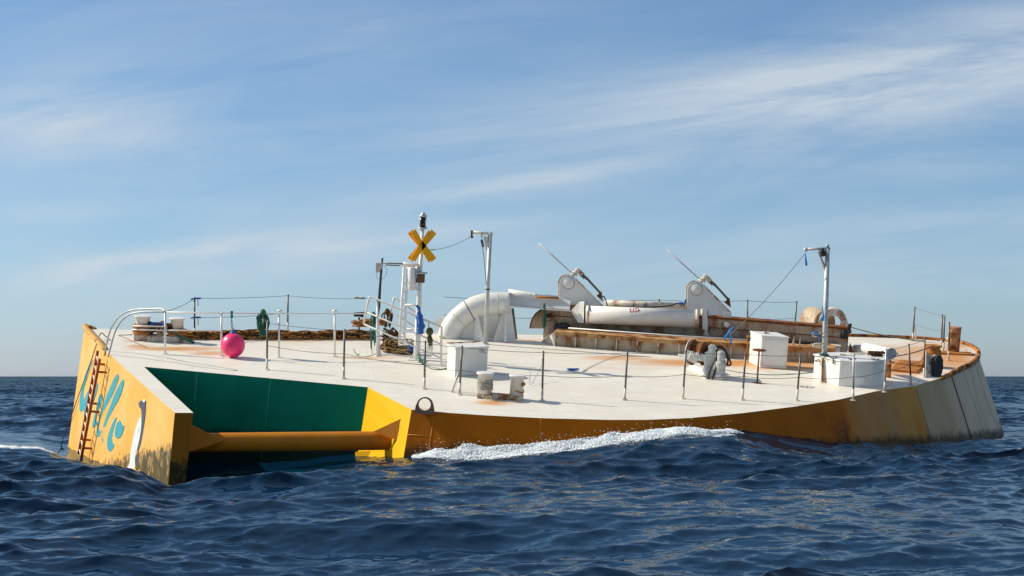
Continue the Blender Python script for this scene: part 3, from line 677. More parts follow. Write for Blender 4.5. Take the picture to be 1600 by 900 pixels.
w_ = Z([(170, 18), (150, 70), (125, 150), (105, 230), (92, 300), (92, 370), (100, 352), (118, 310), (140, 268), (138, 300), (128, 360), (135, 398), (152, 372), (175, 310), (200, 240), (216, 212), (214, 262), (196, 330), (170, 400), (140, 460), (128, 500), (112, 538), (98, 530), (92, 500), (96, 455), (82, 462), (66, 475), (56, 455), (56, 400), (62, 330), (78, 250), (100, 160), (128, 80), (150, 30)])
e_ = Z([(240, 315), (256, 330), (256, 370), (240, 420), (215, 462), (204, 480), (196, 520), (200, 548), (214, 560), (212, 575), (190, 590), (172, 612), (164, 600), (172, 560), (186, 500), (204, 430), (216, 370), (226, 330)])
l1 = Z([(388, 135), (398, 150), (396, 180), (372, 250), (340, 330), (300, 410), (262, 480), (236, 540), (226, 590), (228, 625), (238, 640), (252, 632), (244, 662), (226, 690), (212, 690), (206, 664), (208, 620), (220, 560), (240, 480), (270, 390), (300, 310), (335, 230), (365, 165)])
l2 = Z([(440, 185), (446, 200), (440, 240), (420, 310), (390, 380), (350, 450), (315, 520), (288, 590), (274, 650), (274, 685), (284, 700), (296, 692), (288, 720), (270, 745), (258, 748), (250, 715), (252, 660), (264, 590), (290, 510), (320, 430), (355, 340), (390, 260), (420, 205)])
o1 = Z([(378, 512), (380, 530), (366, 580), (350, 640), (340, 700), (345, 745), (360, 755), (358, 775), (338, 812), (322, 822), (306, 805), (298, 760), (302, 700), (318, 640), (345, 570)])
o2 = Z([(408, 545), (420, 560), (430, 590), (448, 590), (444, 620), (430, 665), (408, 695), (385, 706), (370, 690), (364, 660), (370, 615), (385, 570)])
paint([w_, e_, l1, l2, o1, o2], 'lettering', M['teal'])
Y_ = lambda L: [(190+a/6, 610+b/6) for a, b in L]
body = Y_([(228, 95), (232, 130), (230, 200), (218, 300), (204, 400), (188, 490), (170, 560), (160, 620), (158, 690), (162, 740), (150, 755), (136, 720), (132, 650), (140, 590), (160, 520), (176, 430), (188, 330), (194, 240), (190, 180), (168, 150), (164, 120), (178, 100), (205, 92)])
bel = Y_([(190, 240), (192, 300), (186, 380), (172, 460), (156, 530), (140, 580), (130, 640), (132, 700), (136, 735), (110, 745), (90, 760), (72, 740), (60, 715), (78, 690), (86, 640), (86, 590), (100, 520), (122, 420), (146, 330), (170, 270)])
spot = Y_([(206, 92), (218, 84), (230, 90), (232, 104), (222, 114), (210, 108)])
feet = [Y_([(110, 780), (122, 735), (130, 724), (150, 755), (150, 780), (128, 792)]), Y_([(156, 765), (176, 738), (192, 775), (172, 784), (154, 782)])]
e = paint([body], 'emblem_back', M['slate']); paint([bel], 'emblem_belly', M['emb_white'], lift=.006, th=.012); paint([spot], 'emblem_spot', M['emb_white'], lift=.02); paint(feet, 'emblem_feet', M['inner_yellow'], lift=.02)

# ladders on the end face
def ladder(uv0, uv1, w, off, name, mt, rung_mt, r=.03, n=9, bars=True):
    a0, b0 = face_hit(*uv0), face_hit(*uv1); ax = (b0-a0).normalized(); sd = NF.cross(ax).normalized()
    if sd.x < 0: sd = -sd
    mb = MB()
    for s in (-1, 1): mb.tube([a0+sd*w/2*s+NF*off, b0+sd*w/2*s+NF*off], r, 8)
    if bars:
        for f in (.12, .5, .86):
            for s in (-1, 1): mb.tube([a0.lerp(b0, f)+sd*w/2*s+NF*off, a0.lerp(b0, f)+sd*w/2*s], r*.8, 6)
    o = mb.build(name, mt, hull)
    for i in range(n):
        q = a0.lerp(b0, (i+.5)/n); m2 = MB(); m2.tube([q-sd*w/2+NF*off, q+sd*w/2+NF*off], r*.6, 6); m2.build('rung', rung_mt, o)
    return o
ladder((169, 556), (139, 716), .50, .28, 'ladder', M['ladder'], M['ladder_pale'], .045, 11)

# ================================================================== FIXTURES ON DECK
def px_path(L, y): return [pt(a, b, y) for a, b in L]

# --- white pipe rail on the left
b0 = at(258, 553)
rail = thing('pipe_railing', 'white pipe railing with the pink buoy hanging on it, bowed over the ladder', 'railing', b0)
yr = b0.y
posts = [(258, 553, 487), (346, 556, 488), (436, 559, 489), (523, 557, 489)]
mb = MB(); mb.tube([pt(257, 488, at(258, 553)), pt(346, 489, at(346, 556)), pt(437, 490, at(436, 559)), pt(523, 490, at(523, 557)), pt(572, 490, at(523, 557))], .022, 8)
mb.build('top_rail', M['white_clean'], rail)
for u, vb, vt in posts:
    q = at(u, vb); mb = MB(); mb.tube([q, pt(u, vt, q)], .03, 10); mb.box(fr(q), (0, 0, .01), (.14, .14, .02)); mb.build('post', M['white_clean'], rail)
for u, vb, vt in ((437, 559, 488), (523, 557, 488)):
    q = pt(u, vt-1, at(u, vb)); mb = MB(); mb.lathe(fr(q), [(.02, 0), (.08, .0), (.085, .03), (.05, .06), (.01, .07)], 14); mb.build('post_cap', M['white_clean'], rail)
q = at(168, 552)
for k, (du, dv, dy) in enumerate(((0, 0, 0), (7.5, 5, -1.0))):
    P = [(163, 556, 49.0), (166, 540, 49), (171, 520, 49), (178, 505, 48.8), (187, 494, 48.5), (200, 486.5, 48), (215, 483.5, 47.8), (240, 482.5, 47.4), (252, 482.5, 47.2), (258, 486.5, 47)]
    if k: P = [(169, 558, 48.3), (173, 542, 48.3), (178, 524, 48.2), (184, 510, 48), (192, 499, 47.8), (204, 491, 47.5), (218, 488, 47.3), (240, 487.3, 47.1), (258, 487.5, 47)]
    mb = MB(); mb.tube(smooth_path([pt(*r_) for r_ in P], 5), .026, 8); mb.build('bowed_rail', M['galv'], rail)
for v0, v1 in ((509.5, 510), (515, 516)):
    mb = MB(); mb.tube([pt(208 if v0 < 512 else 206, v0, at(258, 553)), pt(257, v1, at(258, 553))], .02, 8); mb.build('mid_rail', M['white_clean'], rail)
mb = MB(); mb.tube([pt(257, 516, at(258, 553)), pt(346, 517, at(346, 556))], .018, 8); mb.build('mid_rail', M['white_clean'], rail)

# --- pink buoy
bc_ = at(366, 559); cy = bc_.y
bo = thing('buoy', 'bright pink round buoy hanging from the white railing on a teal rope', 'buoy', bc_)
cc = pt(364, 539.5, cy); rr = px(18.6, cc)
mb = MB(); mb.ball(cc, rr, 48, 32, 1.02); mb.build('ball', M['pink'], bo)
mb = MB(); mb.lathe(Matrix.Translation(cc+V((0, 0, rr*.93))), [(.10, 0), (.11, .03), (.07, .08), (.05, .12)], 14); mb.build('collar', M['blue'], bo)
mb = MB(); mb.tube([cc+V((-.01, 0, rr+.1)), pt(361, 508, cy), pt(362, 492, cy), pt(361.5, 487, cy)], .012, 6); mb.tube([cc+V((.03, 0, rr+.08)), pt(364, 511, cy), pt(362.5, 500, cy)], .01, 6)
mb.ball(pt(362, 494, cy), .045, 10, 8, 1.8); mb.ball(pt(362, 488, cy), .05, 10, 8); mb.build('rope', M['teal_rope'], bo)

# --- hanging rope hanks
def hank(u, v0, v1, y, w, name, label, mt, n=9, seed=1, grp=None, tr=.017):
    rn = random.Random(seed); a, b = pt(u, v0, y), pt(u, v1, y); L = (a-b).length; mb = MB()
    for i in range(n):
        x0, x1 = (rn.random()-.5)*w, (rn.random()-.5)*w; l = L*(.6+.4*rn.random())
        P = [a+V((x0*.3, (rn.random()-.5)*w*.5, 0)), a+V((x0*1.2, (rn.random()-.5)*w*.6, -l*.3)), a+V((x0*.9, (rn.random()-.5)*w*.6, -l*.6)), a+V(((x0+x1)/2, 0, -l)), a+V((x1*1.2, (rn.random()-.5)*w*.6, -l*.6)), a+V((x1*1.1, .02, -l*.3)), a+V((x1*.3, .01, 0))]
        mb.tube(smooth_path(P, 4), tr, 6)
    mb.tube(smooth_path([a+V((w*.1, 0, -L*.5)), a+V((-w*.2, 0, -L*.9)), a+V((-w*.1, 0, -L*1.15))], 4), .012, 5)
    mb.ball(a+V((0, 0, -.02)), w*.28, 10, 8, 1.3)
    return tag(mb.build(name, mt), label, 'rope', grp)
hank(411, 488, 528, at(436, 559), .34, 'rope_hank', 'dark green rope hank tied on the white railing, right of the pink buoy', M['green_rope'], 16, 4)
hank(583, 490, 545, at(590, 553), .24, 'rope_hank', 'teal rope loops hanging from the stair rail, left of the mast', M['teal_rope'], 5, 5, tr=.012)

# --- deck stanchion rail along the near edge
near = [(417, 578, 418, 502), (537, 592, 538.5, 514), (663, 608, 664.5, 532), (718, 617, 722, 540), (847, 626, 849, 548), (976, 625, 980.5, 549), (1067, 623, 1072, 547),
        (1160, 625, 1165, 551), (1245, 626, 1251, 553), (1333, 626, 1334, 552), (1382, 613, 1385, 544), (1423.5, 602, 1420, 537), (1444, 590, 1445, 527), (1482, 563, 1483.5, 503)]
def wire_rail(name, label, plist, wires, two=True, grp=None, breaks=()):
    t0 = thing(name, label, 'railing', at(*plist[0][:2]))
    tops = []; mids = []
    for i, (u, v, ut, vt) in enumerate(plist):
        q = at(u, v); tp = pt(ut, vt, q+NRM*0); c_ = q.lerp(tp, .24)
        mb = MB(); mb.tube([q, c_], .033, 10); mb.tube([c_, tp], .029, 10); mb.f and None
        mb.mi = [0]*10+[0, 0]+[1]*12
        mb.cm = 0; mb.lathe(fr(q), [(.08, 0), (.08, .02), (.04, .03)], 12)
        mb.build('stanchion', [M['white_rusty'], M['darksteel'] if i != 9 and i != 10 else M['galv']], t0)
        tops.append(q.lerp(tp, .965)); mids.append(q.lerp(tp, .5))
    for w in (tops, mids):
        for i in range(len(w)-1):
            if i in breaks: continue
            mb = MB(); mb.tube(sag(w[i], w[i+1], .03 if w is tops else .05, 10), .0075, 5); mb.build('wire', M['wire'], t0)
    return t0, tops, mids
nr, ntops, nmids = wire_rail('wire_railing', 'thin wire railing on dark stanchions along the near edge of the white deck', near, 2, breaks=(12,))
q = at(706, 613); mb = MB(); mb.tube([q, pt(717, 582, at(718, 617))], .03, 8); mb.build('strut', M['galv'], nr)
farp = [(304, 528, 304, 464), (449.5, 517.5, 450, 460), (1030, 524, 1030, 467), (1168, 524, 1168, 468), (1241, 524.5, 1245, 470)]
fl, ft, fm_ = wire_rail('wire_railing', 'wire railing on tall dark posts along the far left edge behind the rope bundle', farp[:2], 2)
mb = MB(); mb.tube(sag(ft[0], pt(258, 487, at(258, 553)), .05, 8), .009, 5); mb.build('wire', M['wire'], fl)
mb = MB(); mb.tube(sag(ft[1], pt(575, 466, 53), .05, 8), .009, 5); mb.build('wire', M['wire'], fl)
for q in (pt(566, 466, 53.2), pt(558, 465.5, 53.3)): mb = MB(); mb.tube([q-V((.1, 0, 0)), q+V((.08, 0, 0))], .028, 6); mb.build('turnbuckle', M['darksteel'], fl)
for q in ft[:1]+fm_[:1]:
    mb = MB(); mb.tube([q-V((.12, 0, .02)), q, q+V((.2, 0, 0))], .03, 6); mb.tube([q+V((.1, 0, 0)), q+V((.12, 0, -.25))], .012, 5); mb.build('lashing', M['blue'], fl)
fr_, frt, frm = wire_rail('wire_railing', 'wire railing on short posts behind the rusty coaming', farp[2:], 2)
mb = MB(); mb.tube(sag(pt(693, 464, 55.6), pt(800, 468, 57), .02, 6)+sag(pt(800, 468, 57), frt[0], .03, 8), .009, 5); mb.build('wire', M['wire'], fr_)
mb = MB(); mb.tube(sag(pt(693, 492, 55.6), pt(800, 497, 57), .02, 6)+sag(pt(800, 497, 57), frm[0], .03, 8), .009, 5); mb.build('wire', M['wire'], fr_)
rp = [(1426, 533, 1429.5, 479), (1471, 543, 1472.5, 491), (1474, 549, 1476, 493)]
rr_, rt, rm = wire_rail('wire_railing', 'wire railing on thin posts by the rusty bollard at the round end', rp, 2)
mb = MB(); mb.tube([at(1431, 532), pt(1428.5, 508, at(1426, 533))], .03, 8); mb.build('strut', M['white_rusty'], rr_)

# --- bollards
M['base_rust'] = mat('rust_streaked_white', (.74, .68, .56), .55, var=(.60, .42, .22), vscale=5, bump=.4, rust=(.40, .14, .03), rscale=3.2, rlev=(.46, .58))
def bollard(mw, r, h, cap, mts, flare=False, parent=None):
    mb = MB()
    if flare: mb.lathe(mw, [(r, 0), (r*.98, h*.55), (r*1.02, h*.62), (r*1.22, h*.96), (r*1.36, h), (r*1.36, h+.02), (r*.3, h+.025)], 28)
    else: mb.lathe(mw, [(r, 0), (r, h-.05), (r*cap, h-.045), (r*cap, h), (r*.3, h+.012)], 28)
    return mb.build('post', mts, parent)
def rope_wrap(mb, mw, r, z0, z1, n, rt_=.022, jit=.5, seed=1):
    rn = random.Random(seed); P = []
    N = 18*n
    for i in range(N+1):
        a = 2*math.pi*i/18; z = z0+(z1-z0)*i/N+(rn.random()-.5)*rt_*jit; rad = r+rt_*(.8+jit*rn.random()*.6)
        P.append(mw @ V((rad*math.cos(a), rad*math.sin(a), z)))
    mb.tube(P, rt_, 6)
q = at(781, 624)
bp = thing('double_bollard', 'white double bollard near the front edge, its left post wound with grey rope', 'bollard', q)
f_ = fr(q, -2)
mb = MB(); mb.box(f_, (0, .12, .065), (1.26, .34, .13)); mb.build('base', M['base_rust'], bp, bev=.02)
lm = f_ @ Matrix.Translation((-.43, .12, .13)); rm_ = f_ @ Matrix.Translation((.44, .12, .13))
bollard(lm, .195, .57, 1.22, M['white'], parent=bp); bollard(rm_, .185, .55, 1.22, M['white'], parent=bp)
mb = MB(); mb.tube([rm_ @ V((.19*math.cos(R(a)), .19*math.sin(R(a)), .10+.03*math.sin(a*.05))) for a in range(-100, 41, 14)], .018, 6); mb.tube([rm_ @ V((.187*math.cos(R(a)), .187*math.sin(R(a)), .30)) for a in range(-50, 21, 14)], .05, 6); mb.build('rust_patch', M['rust'], bp)
mb = MB(); rope_wrap(mb, lm, .195, .10, .36, 7, .016, 1.4); mb.tube([lm @ V((.1, -.21, .1)), f_ @ V((-.2, -.2, .02)), f_ @ V((.1, -.35, .0))], .012, 5); mb.build('rope', M['grey_rope'], bp)
mb = MB()
for k in range(5): mb.tube([f_ @ V((-.45+rnd.random()*.2, -.1, .02)), f_ @ V((-.3+rnd.random()*.5, -.3-rnd.random()*.2, .008))], .006, 4)
mb.build('frayed_rope', M['straw'], bp)

q = at(249, 532.5)
bp2 = thing('double_bollard', 'rusty flared double bollard on the far left corner, piled with brown rope', 'bollard', q)
f_ = fr(q, 0)
mb = MB(); mb.box(f_, (0, 0, .10), (1.55, .45, .2)); mb.build('base', M['white_rusty'], bp2, bev=.03)
l2m = f_ @ Matrix.Translation((-.53, 0, .2)); r2m = f_ @ Matrix.Translation((.56, 0, .2))
bollard(l2m, .20, .56, 1.2, M['white'], True, bp2); bollard(r2m, .20, .56, 1.25, M['white'], False, bp2)
mb = MB(); rope_wrap(mb, l2m, .22, .0, .30, 5, .045, 1.2, 2); rope_wrap(mb, r2m, .22, 0, .20, 4, .04, 1.2, 3); mb.build('rope', M['rust'], bp2)
def tangle(mb, mw, c, d, n, r, seed, turns=5):
    rn = random.Random(seed)
    for i in range(n):
        P = []; cx, cy_, cz = c
        for k in range(turns*3):
            P.append(mw @ V((cx+(rn.random()-.5)*d[0], cy_+(rn.random()-.5)*d[1], max(r, cz+(rn.random()-.5)*d[2]))))
        mb.tube(smooth_path(P, 5), r, 6)
mb = MB(); tangle(mb, f_, (.05, 0, .42), (.9, .4, .36), 5, .035, 8, 4); tg = mb.build('rope', M['dark_rope'], bp2)
mb = MB(); tangle(mb, f_, (.12, -.15, .4), (.4, .2, .4), 2, .022, 9, 3); mb.build('rope', M['straw'], bp2)
mb = MB(); mb.box(f_, (-.02, -.1, .52), (.5, .2, .16)); mb.build('canvas_cover', M['blue'], bp2, bev=.06)
mb = MB(); mb.tube(smooth_path([f_ @ V((.45, -.25, .4)), f_ @ V((.7, -.3, .2)), f_ @ V((1.0, -.3, .1)), f_ @ V((1.15, -.25, .03))], 5), .045, 8); mb.build('rope', M['green_rope'], bp2)

# big rusty bollard at the round end
q = at(1490, 551)
bb = thing('bollard', 'tall rust-streaked single bollard by the rim at the round end', 'bollard', q)
M['bollard_rust'] = mat('heavily_rusted_paint', (.66, .52, .36), .6, var=(.44, .22, .08), vscale=2.5, bump=.4, rust=(.30, .10, .03), rscale=3, rlev=(.42, .56), vstr=(1, 1, 1.6))
mb = MB(); mb.lathe(fr(q), [(.19, 0), (.185, .86), (.20, .87), (.20, .91), (.05, .92)], 28); mb.build('post', M['bollard_rust'], bb)
mb = MB(); mb.lathe(fr(q) @ Matrix.Translation((-.22, 0, .48)), [(.06, -.06), (.06, .06)], 12, 'x'); mb.build('stub', M['white_rusty'], bb)
mb = MB(); mb.box(fr(q), (-.2, -.35, .03), (1.5, .5, .06)); mb.build('base', M['rust'], bb, bev=.01)

# --- rope bundle along the far-left edge
mb = MB(); rn = random.Random(5)
for L in range(4):
    for k in range(4):
        P = []; ph = rn.random()*6; wv = rn.uniform(.7, 1.4)
        for i in range(120):
            u = 283+(588-283)*i/119; base = at(u, 530.5)
            P.append(base+EY*(k*.085+.03*math.sin(ph+i*.33*wv))+NRM*(.035+L*.066+.024*math.sin(ph*2+i*.47*wv)+.02*math.sin(i*.11+L)))
        mb.cm = 1 if rn.random() < .3 else 0
        mb.tube(P, .036, 7)
tag(mb.build('rope_bundle', [M['orange_rope'], M['dark_rope']], origin=at(430, 530)), 'long thick bundle of orange-brown and black rope along the far left edge', 'rope')
mb = MB(); tangle(mb, fr(at(585, 525)), (-.4, .3, .36), (.9, .25, .2), 4, .016, 21, 5)
tangle(mb, fr(at(585, 525)), (-.1, .3, .42), (.9, .3, .22), 4, .018, 22, 5)
tag(mb.build('rope_coil', M['rust'], origin=at(580, 525)), 'loose rust-brown rope heaped over the end of the long rope bundle', 'rope')

# --- small deck searchlight
q = at(561, 521); tl = thing('deck_lamp', 'small black lamp on a short post in front of the rope bundle', 'lamp', q)
mb = MB(); mb.tube([q, pt(561, 496, q)], .035, 8); mb.build('post', M['darksteel'], tl)
mb = MB(); mb.box(fr(pt(559, 491.5, q)), (0, 0, 0), (.26, .14, .13)); mb.box(fr(pt(566, 493, q)), (0, 0, 0), (.09, .18, .1)); mb.tube([pt(553, 489, q), pt(570, 488, q)], .02, 6); mb.build('lamp_head', M['black'], tl, bev=.015)

# --- mast
mbp = at(651, 562); ym = mbp.y
mast = thing('signal_mast', 'white mast with a lantern and an amber cross on top', 'mast', mbp)
mb = MB(); mb.tube([mbp, pt(652.5, 520, ym), pt(656, 440, ym), pt(660, 358, ym)], [.11, .10, .065, .05], 14)
mb.prism([pt(638, 563, ym), pt(650, 545, ym), pt(650, 563, ym)], V((0, .04, 0))); mb.box(fr(mbp), (0, 0, .015), (.5, .5, .03)); mb.build('pole', M['white_clean'], mast)
lan = thing('lantern', 'x', 'x', pt(660.5, 358, ym)); bpy.data.objects.remove(lan)
lm_ = fr(pt(660.5, 357, ym))
mb = MB(); mb.lathe(lm_, [(.05, -.03), (.14, -.01), (.14, .03), (.10, .04)], 20); mb.lathe(lm_, [(.12, .36), (.13, .39), (.06, .44), (.05, .50)], 20)
for a_ in (0, 90, 180, 270): mb.tube([lm_ @ V((.12*math.cos(R(a_+45)), .12*math.sin(R(a_+45)), .02)), lm_ @ V((.12*math.cos(R(a_+45)), .12*math.sin(R(a_+45)), .37))], .014, 6)
lo = mb.build('lantern', M['galv'], mast)
mb = MB(); mb.lathe(lm_, [(.095, .04), (.095, .36)], 20); mb.build('glass', M['glass'], lo)
# cross: two crossed vanes, each one an X
c0 = pt(659.5, 384, ym-.12)
def xbars(ang, mb):
    for s in (1, -1):
        L = .57; ca = R(50)*s
        axx = V((math.cos(ang)*math.cos(ca), math.sin(ang)*math.cos(ca), math.sin(ca)))
        side = V((-math.cos(ang)*math.sin(ca), -math.sin(ang)*math.sin(ca), math.cos(ca)))
        w = .10; th = V((-math.sin(ang), math.cos(ang), 0))*.012
        mb.prism([c0-axx*L-side*w, c0+axx*L-side*w, c0+axx*L+side*w, c0-axx*L+side*w], th)
mb = MB(); xbars(R(0), mb); xbars(R(48), mb); mb.build('daymark_cross', M['amber'], mast)
# side arm with weather instruments
mb = MB(); mb.tube([pt(656, 414, ym), pt(640, 414, ym), pt(630, 411.5, ym)], .05, 8); mb.tube([pt(655, 416, ym), pt(624, 415, ym)], .035, 6); mb.build('arm', M['white_clean'], mast)
mb = MB(); mb.tube([pt(630, 412, ym), pt(598, 411, ym)], .02, 6); mb.tube([pt(638, 415.5, ym), pt(602, 414, ym)], .02, 6); mb.build('arm', M['darksteel'], mast)
mb = MB(); mb.lathe(Matrix.Translation(pt(644, 454, ym-.1)), [(.11, 0), (.135, .02), (.135, .68), (.12, .71), (.02, .72)], 20); mb.build('canister', M['white_clean'], mast)
mb = MB(); bx = fr(pt(657.5, 434.5, ym-.1)); mb.box(bx, (0, 0, 0), (.24, .22, .27)); mb.build('equipment_box', M['brown'], mast, bev=.01)
mb = MB(); mb.box(bx, (.02, 0, .16), (.34, .30, .03)); mb.tube([bx @ V((-.1, 0, .17)), bx @ V((-.1, 0, .35))], .08, 10); mb.build('box_lid', M['galv'], mast)
mb = MB(); mb.tube([pt(655, 424, ym-.2), pt(650, 440, ym-.22), pt(651, 453, ym-.2), pt(658, 453, ym-.2)], .008, 5); mb.build('cable', M['black'], mast)
# mast ladder
mb = MB(); la, lb = (632, 417), (622, 556)
for a_, b_ in (((631, 417), (623.5, 540)), ((637, 417), (631.5, 540))):
    mb.tube([pt(*a_, ym+.35), pt(*b_, ym+.1)], .035, 8)
lad = mb.build('ladder', M['white_clean'], mast)
for i in range(9):
    v = 430+i*13; f2 = (v-417)/123; mb = MB(); mb.tube([pt(631-7.5*f2, v-1, ym+.3), pt(637-5.5*f2, v+1, ym+.3)], .022, 6); mb.build('rung', M['white_clean'], lad)
for v, y_ in ((476, ym+.2), (514, ym+.1)): mb = MB(); mb.tube([pt(633, v, y_), pt(653, v+1, ym)], .03, 8); mb.build('brace', M['white_clean'], mast)

# instrument pole
q = at(591, 553); ip = thing('instrument_pole', 'thin dark pole with a small grey box near its top, left of the mast', 'pole', q)
mb = MB(); mb.tube([q, pt(589.5, 490, q)], [.07, .055], 10); mb.prism([at(588, 558), at(597, 556), pt(591, 538, q), pt(589, 538, q)], V((0, .03, 0))); mb.build('foot', M['white_clean'], ip)
mb = MB(); mb.tube([pt(589.7, 492, q), pt(592, 478, q), pt(594, 445, q), pt(597.5, 403, q)], [.05, .05, .038, .03], 10); mb.build('pole', M['black'], ip)
mb = MB(); mb.box(fr(pt(590.5, 418, q)), (0, 0, 0), (.13, .16, .30)); mb.box(fr(pt(595, 416, q)), (0, 0, 0), (.10, .1, .18)); mb.build('instrument_box', M['grey'], ip, bev=.012)
mb = MB(); mb.tube(smooth_path([pt(588, 426, q), pt(589, 434, q), pt(596, 436, q), pt(603, 430, q), pt(604, 420, q), pt(599, 415, q)], 5), .006, 5); mb.build('cable', M['black'], ip)

# --- sloping guard rails round the mast foot
def sloped(name, label, tl_, tr_, bl_, br_, dv_mid, base, y):
    t0 = thing(name, label, 'railing', base)
    mb = MB(); mb.tube(smooth_path([pt(*bl_, y), pt(*tl_, y)], 1)+[pt(tl_[0]+2, tl_[1]-.5, y)]+[pt(tr_[0]-2, tr_[1]-1, y), pt(*tr_, y), pt(*br_, y)], .032, 8); mb.build('frame', M['white_clean'], t0)
    for k in dv_mid:
        a_ = (tl_[0]+(bl_[0]-tl_[0])*k[0], tl_[1]+(bl_[1]-tl_[1])*k[0]); b_ = (tr_[0]+(br_[0]-tr_[0])*k[1], tr_[1]+(br_[1]-tr_[1])*k[1])
        mb = MB(); mb.tube([pt(*a_, y), pt(*b_, y)], .024, 8); mb.build('mid_rail', M['white_clean'], t0)
    return t0
sr = sloped('stair_railing', 'white sloping guard rail in front of the mast, hung with ropes and a blue cloth', (577, 464), (690, 511), (568, 506), (689, 579), ((.55, .40), (1, .72)), at(689, 578), at(640, 566).y)
mb = MB(); yy_ = at(640, 566).y; mb.tube([pt(590, 469, yy_), pt(589, 554, yy_)], .03, 8); mb.build('post', M['white_clean'], sr); mb = MB(); mb.tube([pt(651, 495, yy_), pt(650, 564, yy_)], .035, 8); mb.build('post', M['white_clean'], sr)
sr2 = sloped('stair_railing', 'white sloping guard rail behind the mast ladder', (616, 465), (652, 490), (607, 500), (650, 540), ((.6, .45),), at(640, 545), at(640, 548).y)

# blue cloth, olive net float, rope heap
def blobby(name, label, cat, mt, pts_r, y, seed, sub=26):
    mb = MB(); mb.tube(smooth_path([pt(a_, b_, y) for a_, b_, r_ in pts_r], 4), [x for x in np.interp(np.linspace(0, len(pts_r)-1, (len(pts_r)-1)*4+1), range(len(pts_r)), [r_*y/F for a_, b_, r_ in pts_r])], 16)
    rn = random.Random(seed)
    o_ = mb.build(name, mt)
    for vx in o_.data.vertices:
        n_ = noise.noise(vx.co*9+V((seed, 0, 0)))*.06; vx.co += vx.normal*n_
    return tag(o_, label, cat)
ymf = at(640, 566).y-.08
blobby('blue_cloth', 'crumpled blue cloth tied over the rail beside the mast', 'cloth', M['blue'], [(651, 477, 2), (654, 484, 3), (656, 494, 4.5), (657, 505, 5.5), (657, 515, 6), (656, 523, 3.5)], ymf, 1)
nf = thing('net_float', 'olive net float hanging below the guard rail right of the blue cloth', 'float', at(671, 575))
mb = MB(); mb.tube([pt(670, 503, ymf), pt(670, 512, ymf)], .012, 6); mb.ball(pt(671.5, 518, ymf), .11, 16, 12, 1.15); mb.tube([pt(671, 524, ymf), pt(672, 532, ymf), pt(673, 540, ymf)], [.06, .09, .05], 10)
mb.build('net_bag', M['olive'], nf)
mb = MB()
for k in range(7): mb.tube([pt(669+k*1.1, 538, ymf), pt(667+k*1.6, 547+(k % 3)*2, ymf)], .01, 5)
mb.build('frayed_end', M['grey_rope'], nf)
f_ = fr(at(622, 553))
def coil(mb, mw, c, r, rt_, n, seed, tilt=.3):
    rn = random.Random(seed)
    for i in range(n):
        P = []; a0 = rn.random()*6; rx = r*(.7+.5*rn.random()); ry = r*(.5+.5*rn.random()); cx = c[0]+(rn.random()-.5)*r*.5; cz = c[2]+i*rt_*1.1
        for k in range(21):
            a = a0+2*math.pi*k/20; P.append(mw @ V((cx+rx*math.cos(a), c[1]+ry*math.sin(a), max(rt_, cz+tilt*rx*math.cos(a)*(rn.random()*.2+.4)))))
        mb.tube(smooth_path(P, 2), rt_, 6)
mb = MB()
for sd in range(7):
    coil(mb, f_, (-.25+.1*sd, .3-.05*sd, .03+.05*(sd % 3)), .24+.05*(sd % 3), .018, 3, 40+sd, rnd.uniform(-.5, .7))
tangle(mb, f_, (0, .15, .25), (1.0, .4, .4), 4, .017, 31, 4)
mb.cm = 0
mb.mi = [1 if (i//180) % 3 == 0 else 0 for i in range(len(mb.f))]
tag(mb.build('rope_coil', [M['straw'], M['dark_rope']], origin=at(622, 553)), 'straw yellow rope coils heaped at the foot of the mast ladder', 'rope')
mb = MB(); coil(mb, f_, (-.3, .35, .2), .30, .024, 6, 9, .8); tangle(mb, f_, (-.25, .3, .42), (.6, .3, .7), 4, .022, 33, 4)
tag(mb.build('rope_coil', M['dark_rope'], origin=at(610, 549)), 'dark brown tarred rope tangled behind the straw yellow coils', 'rope')
mb = MB(); coil(mb, f_, (.42, .05, .10), .2, .03, 6, 12, .6)
tag(mb.build('rope_coil', M['blue'], origin=at(640, 555)), 'small blue and black rope coil beside the mast foot', 'rope')
hank(605, 486, 512, at(640, 548), .3, 'rope_hank', 'brown and teal rope bunch hung behind the sloping rail', M['dark_rope'], 8, 15)
mb = MB(); mb.tube(smooth_path([at(656, 566), pt(654, 552, 50.0), at(662, 570), at(680, 578), at(700, 576)], 6), .028, 6); mb.tube(smooth_path([at(590, 552), at(575, 557), at(560, 556), pt(552, 545, at(555, 552))], 6), .014, 6)
tag(mb.build('hose', M['green_rope'], origin=at(656, 566)), 'thin dark green line trailing over the deck on both sides of the mast', 'rope')

mb = MB(); tangle(mb, fr(at(893, 578)), (0, 0, .02), (.5, .35, .03), 1, .014, 81, 4)
tag(mb.build('rope_scrap', M['blue'], origin=at(893, 578)), 'scrap of thin blue rope lying on the open deck', 'rope')
mb = MB(); mb.tube(smooth_path([at(823, 596, .35), at(828, 598, .3), at(829, 603, .02), at(846, 592, .4)], 5), .006, 5)
tag(mb.build('rope_scrap', M['blue'], origin=at(826, 600)), 'thin blue lashing between the rusty right bollard post and a stanchion', 'rope')
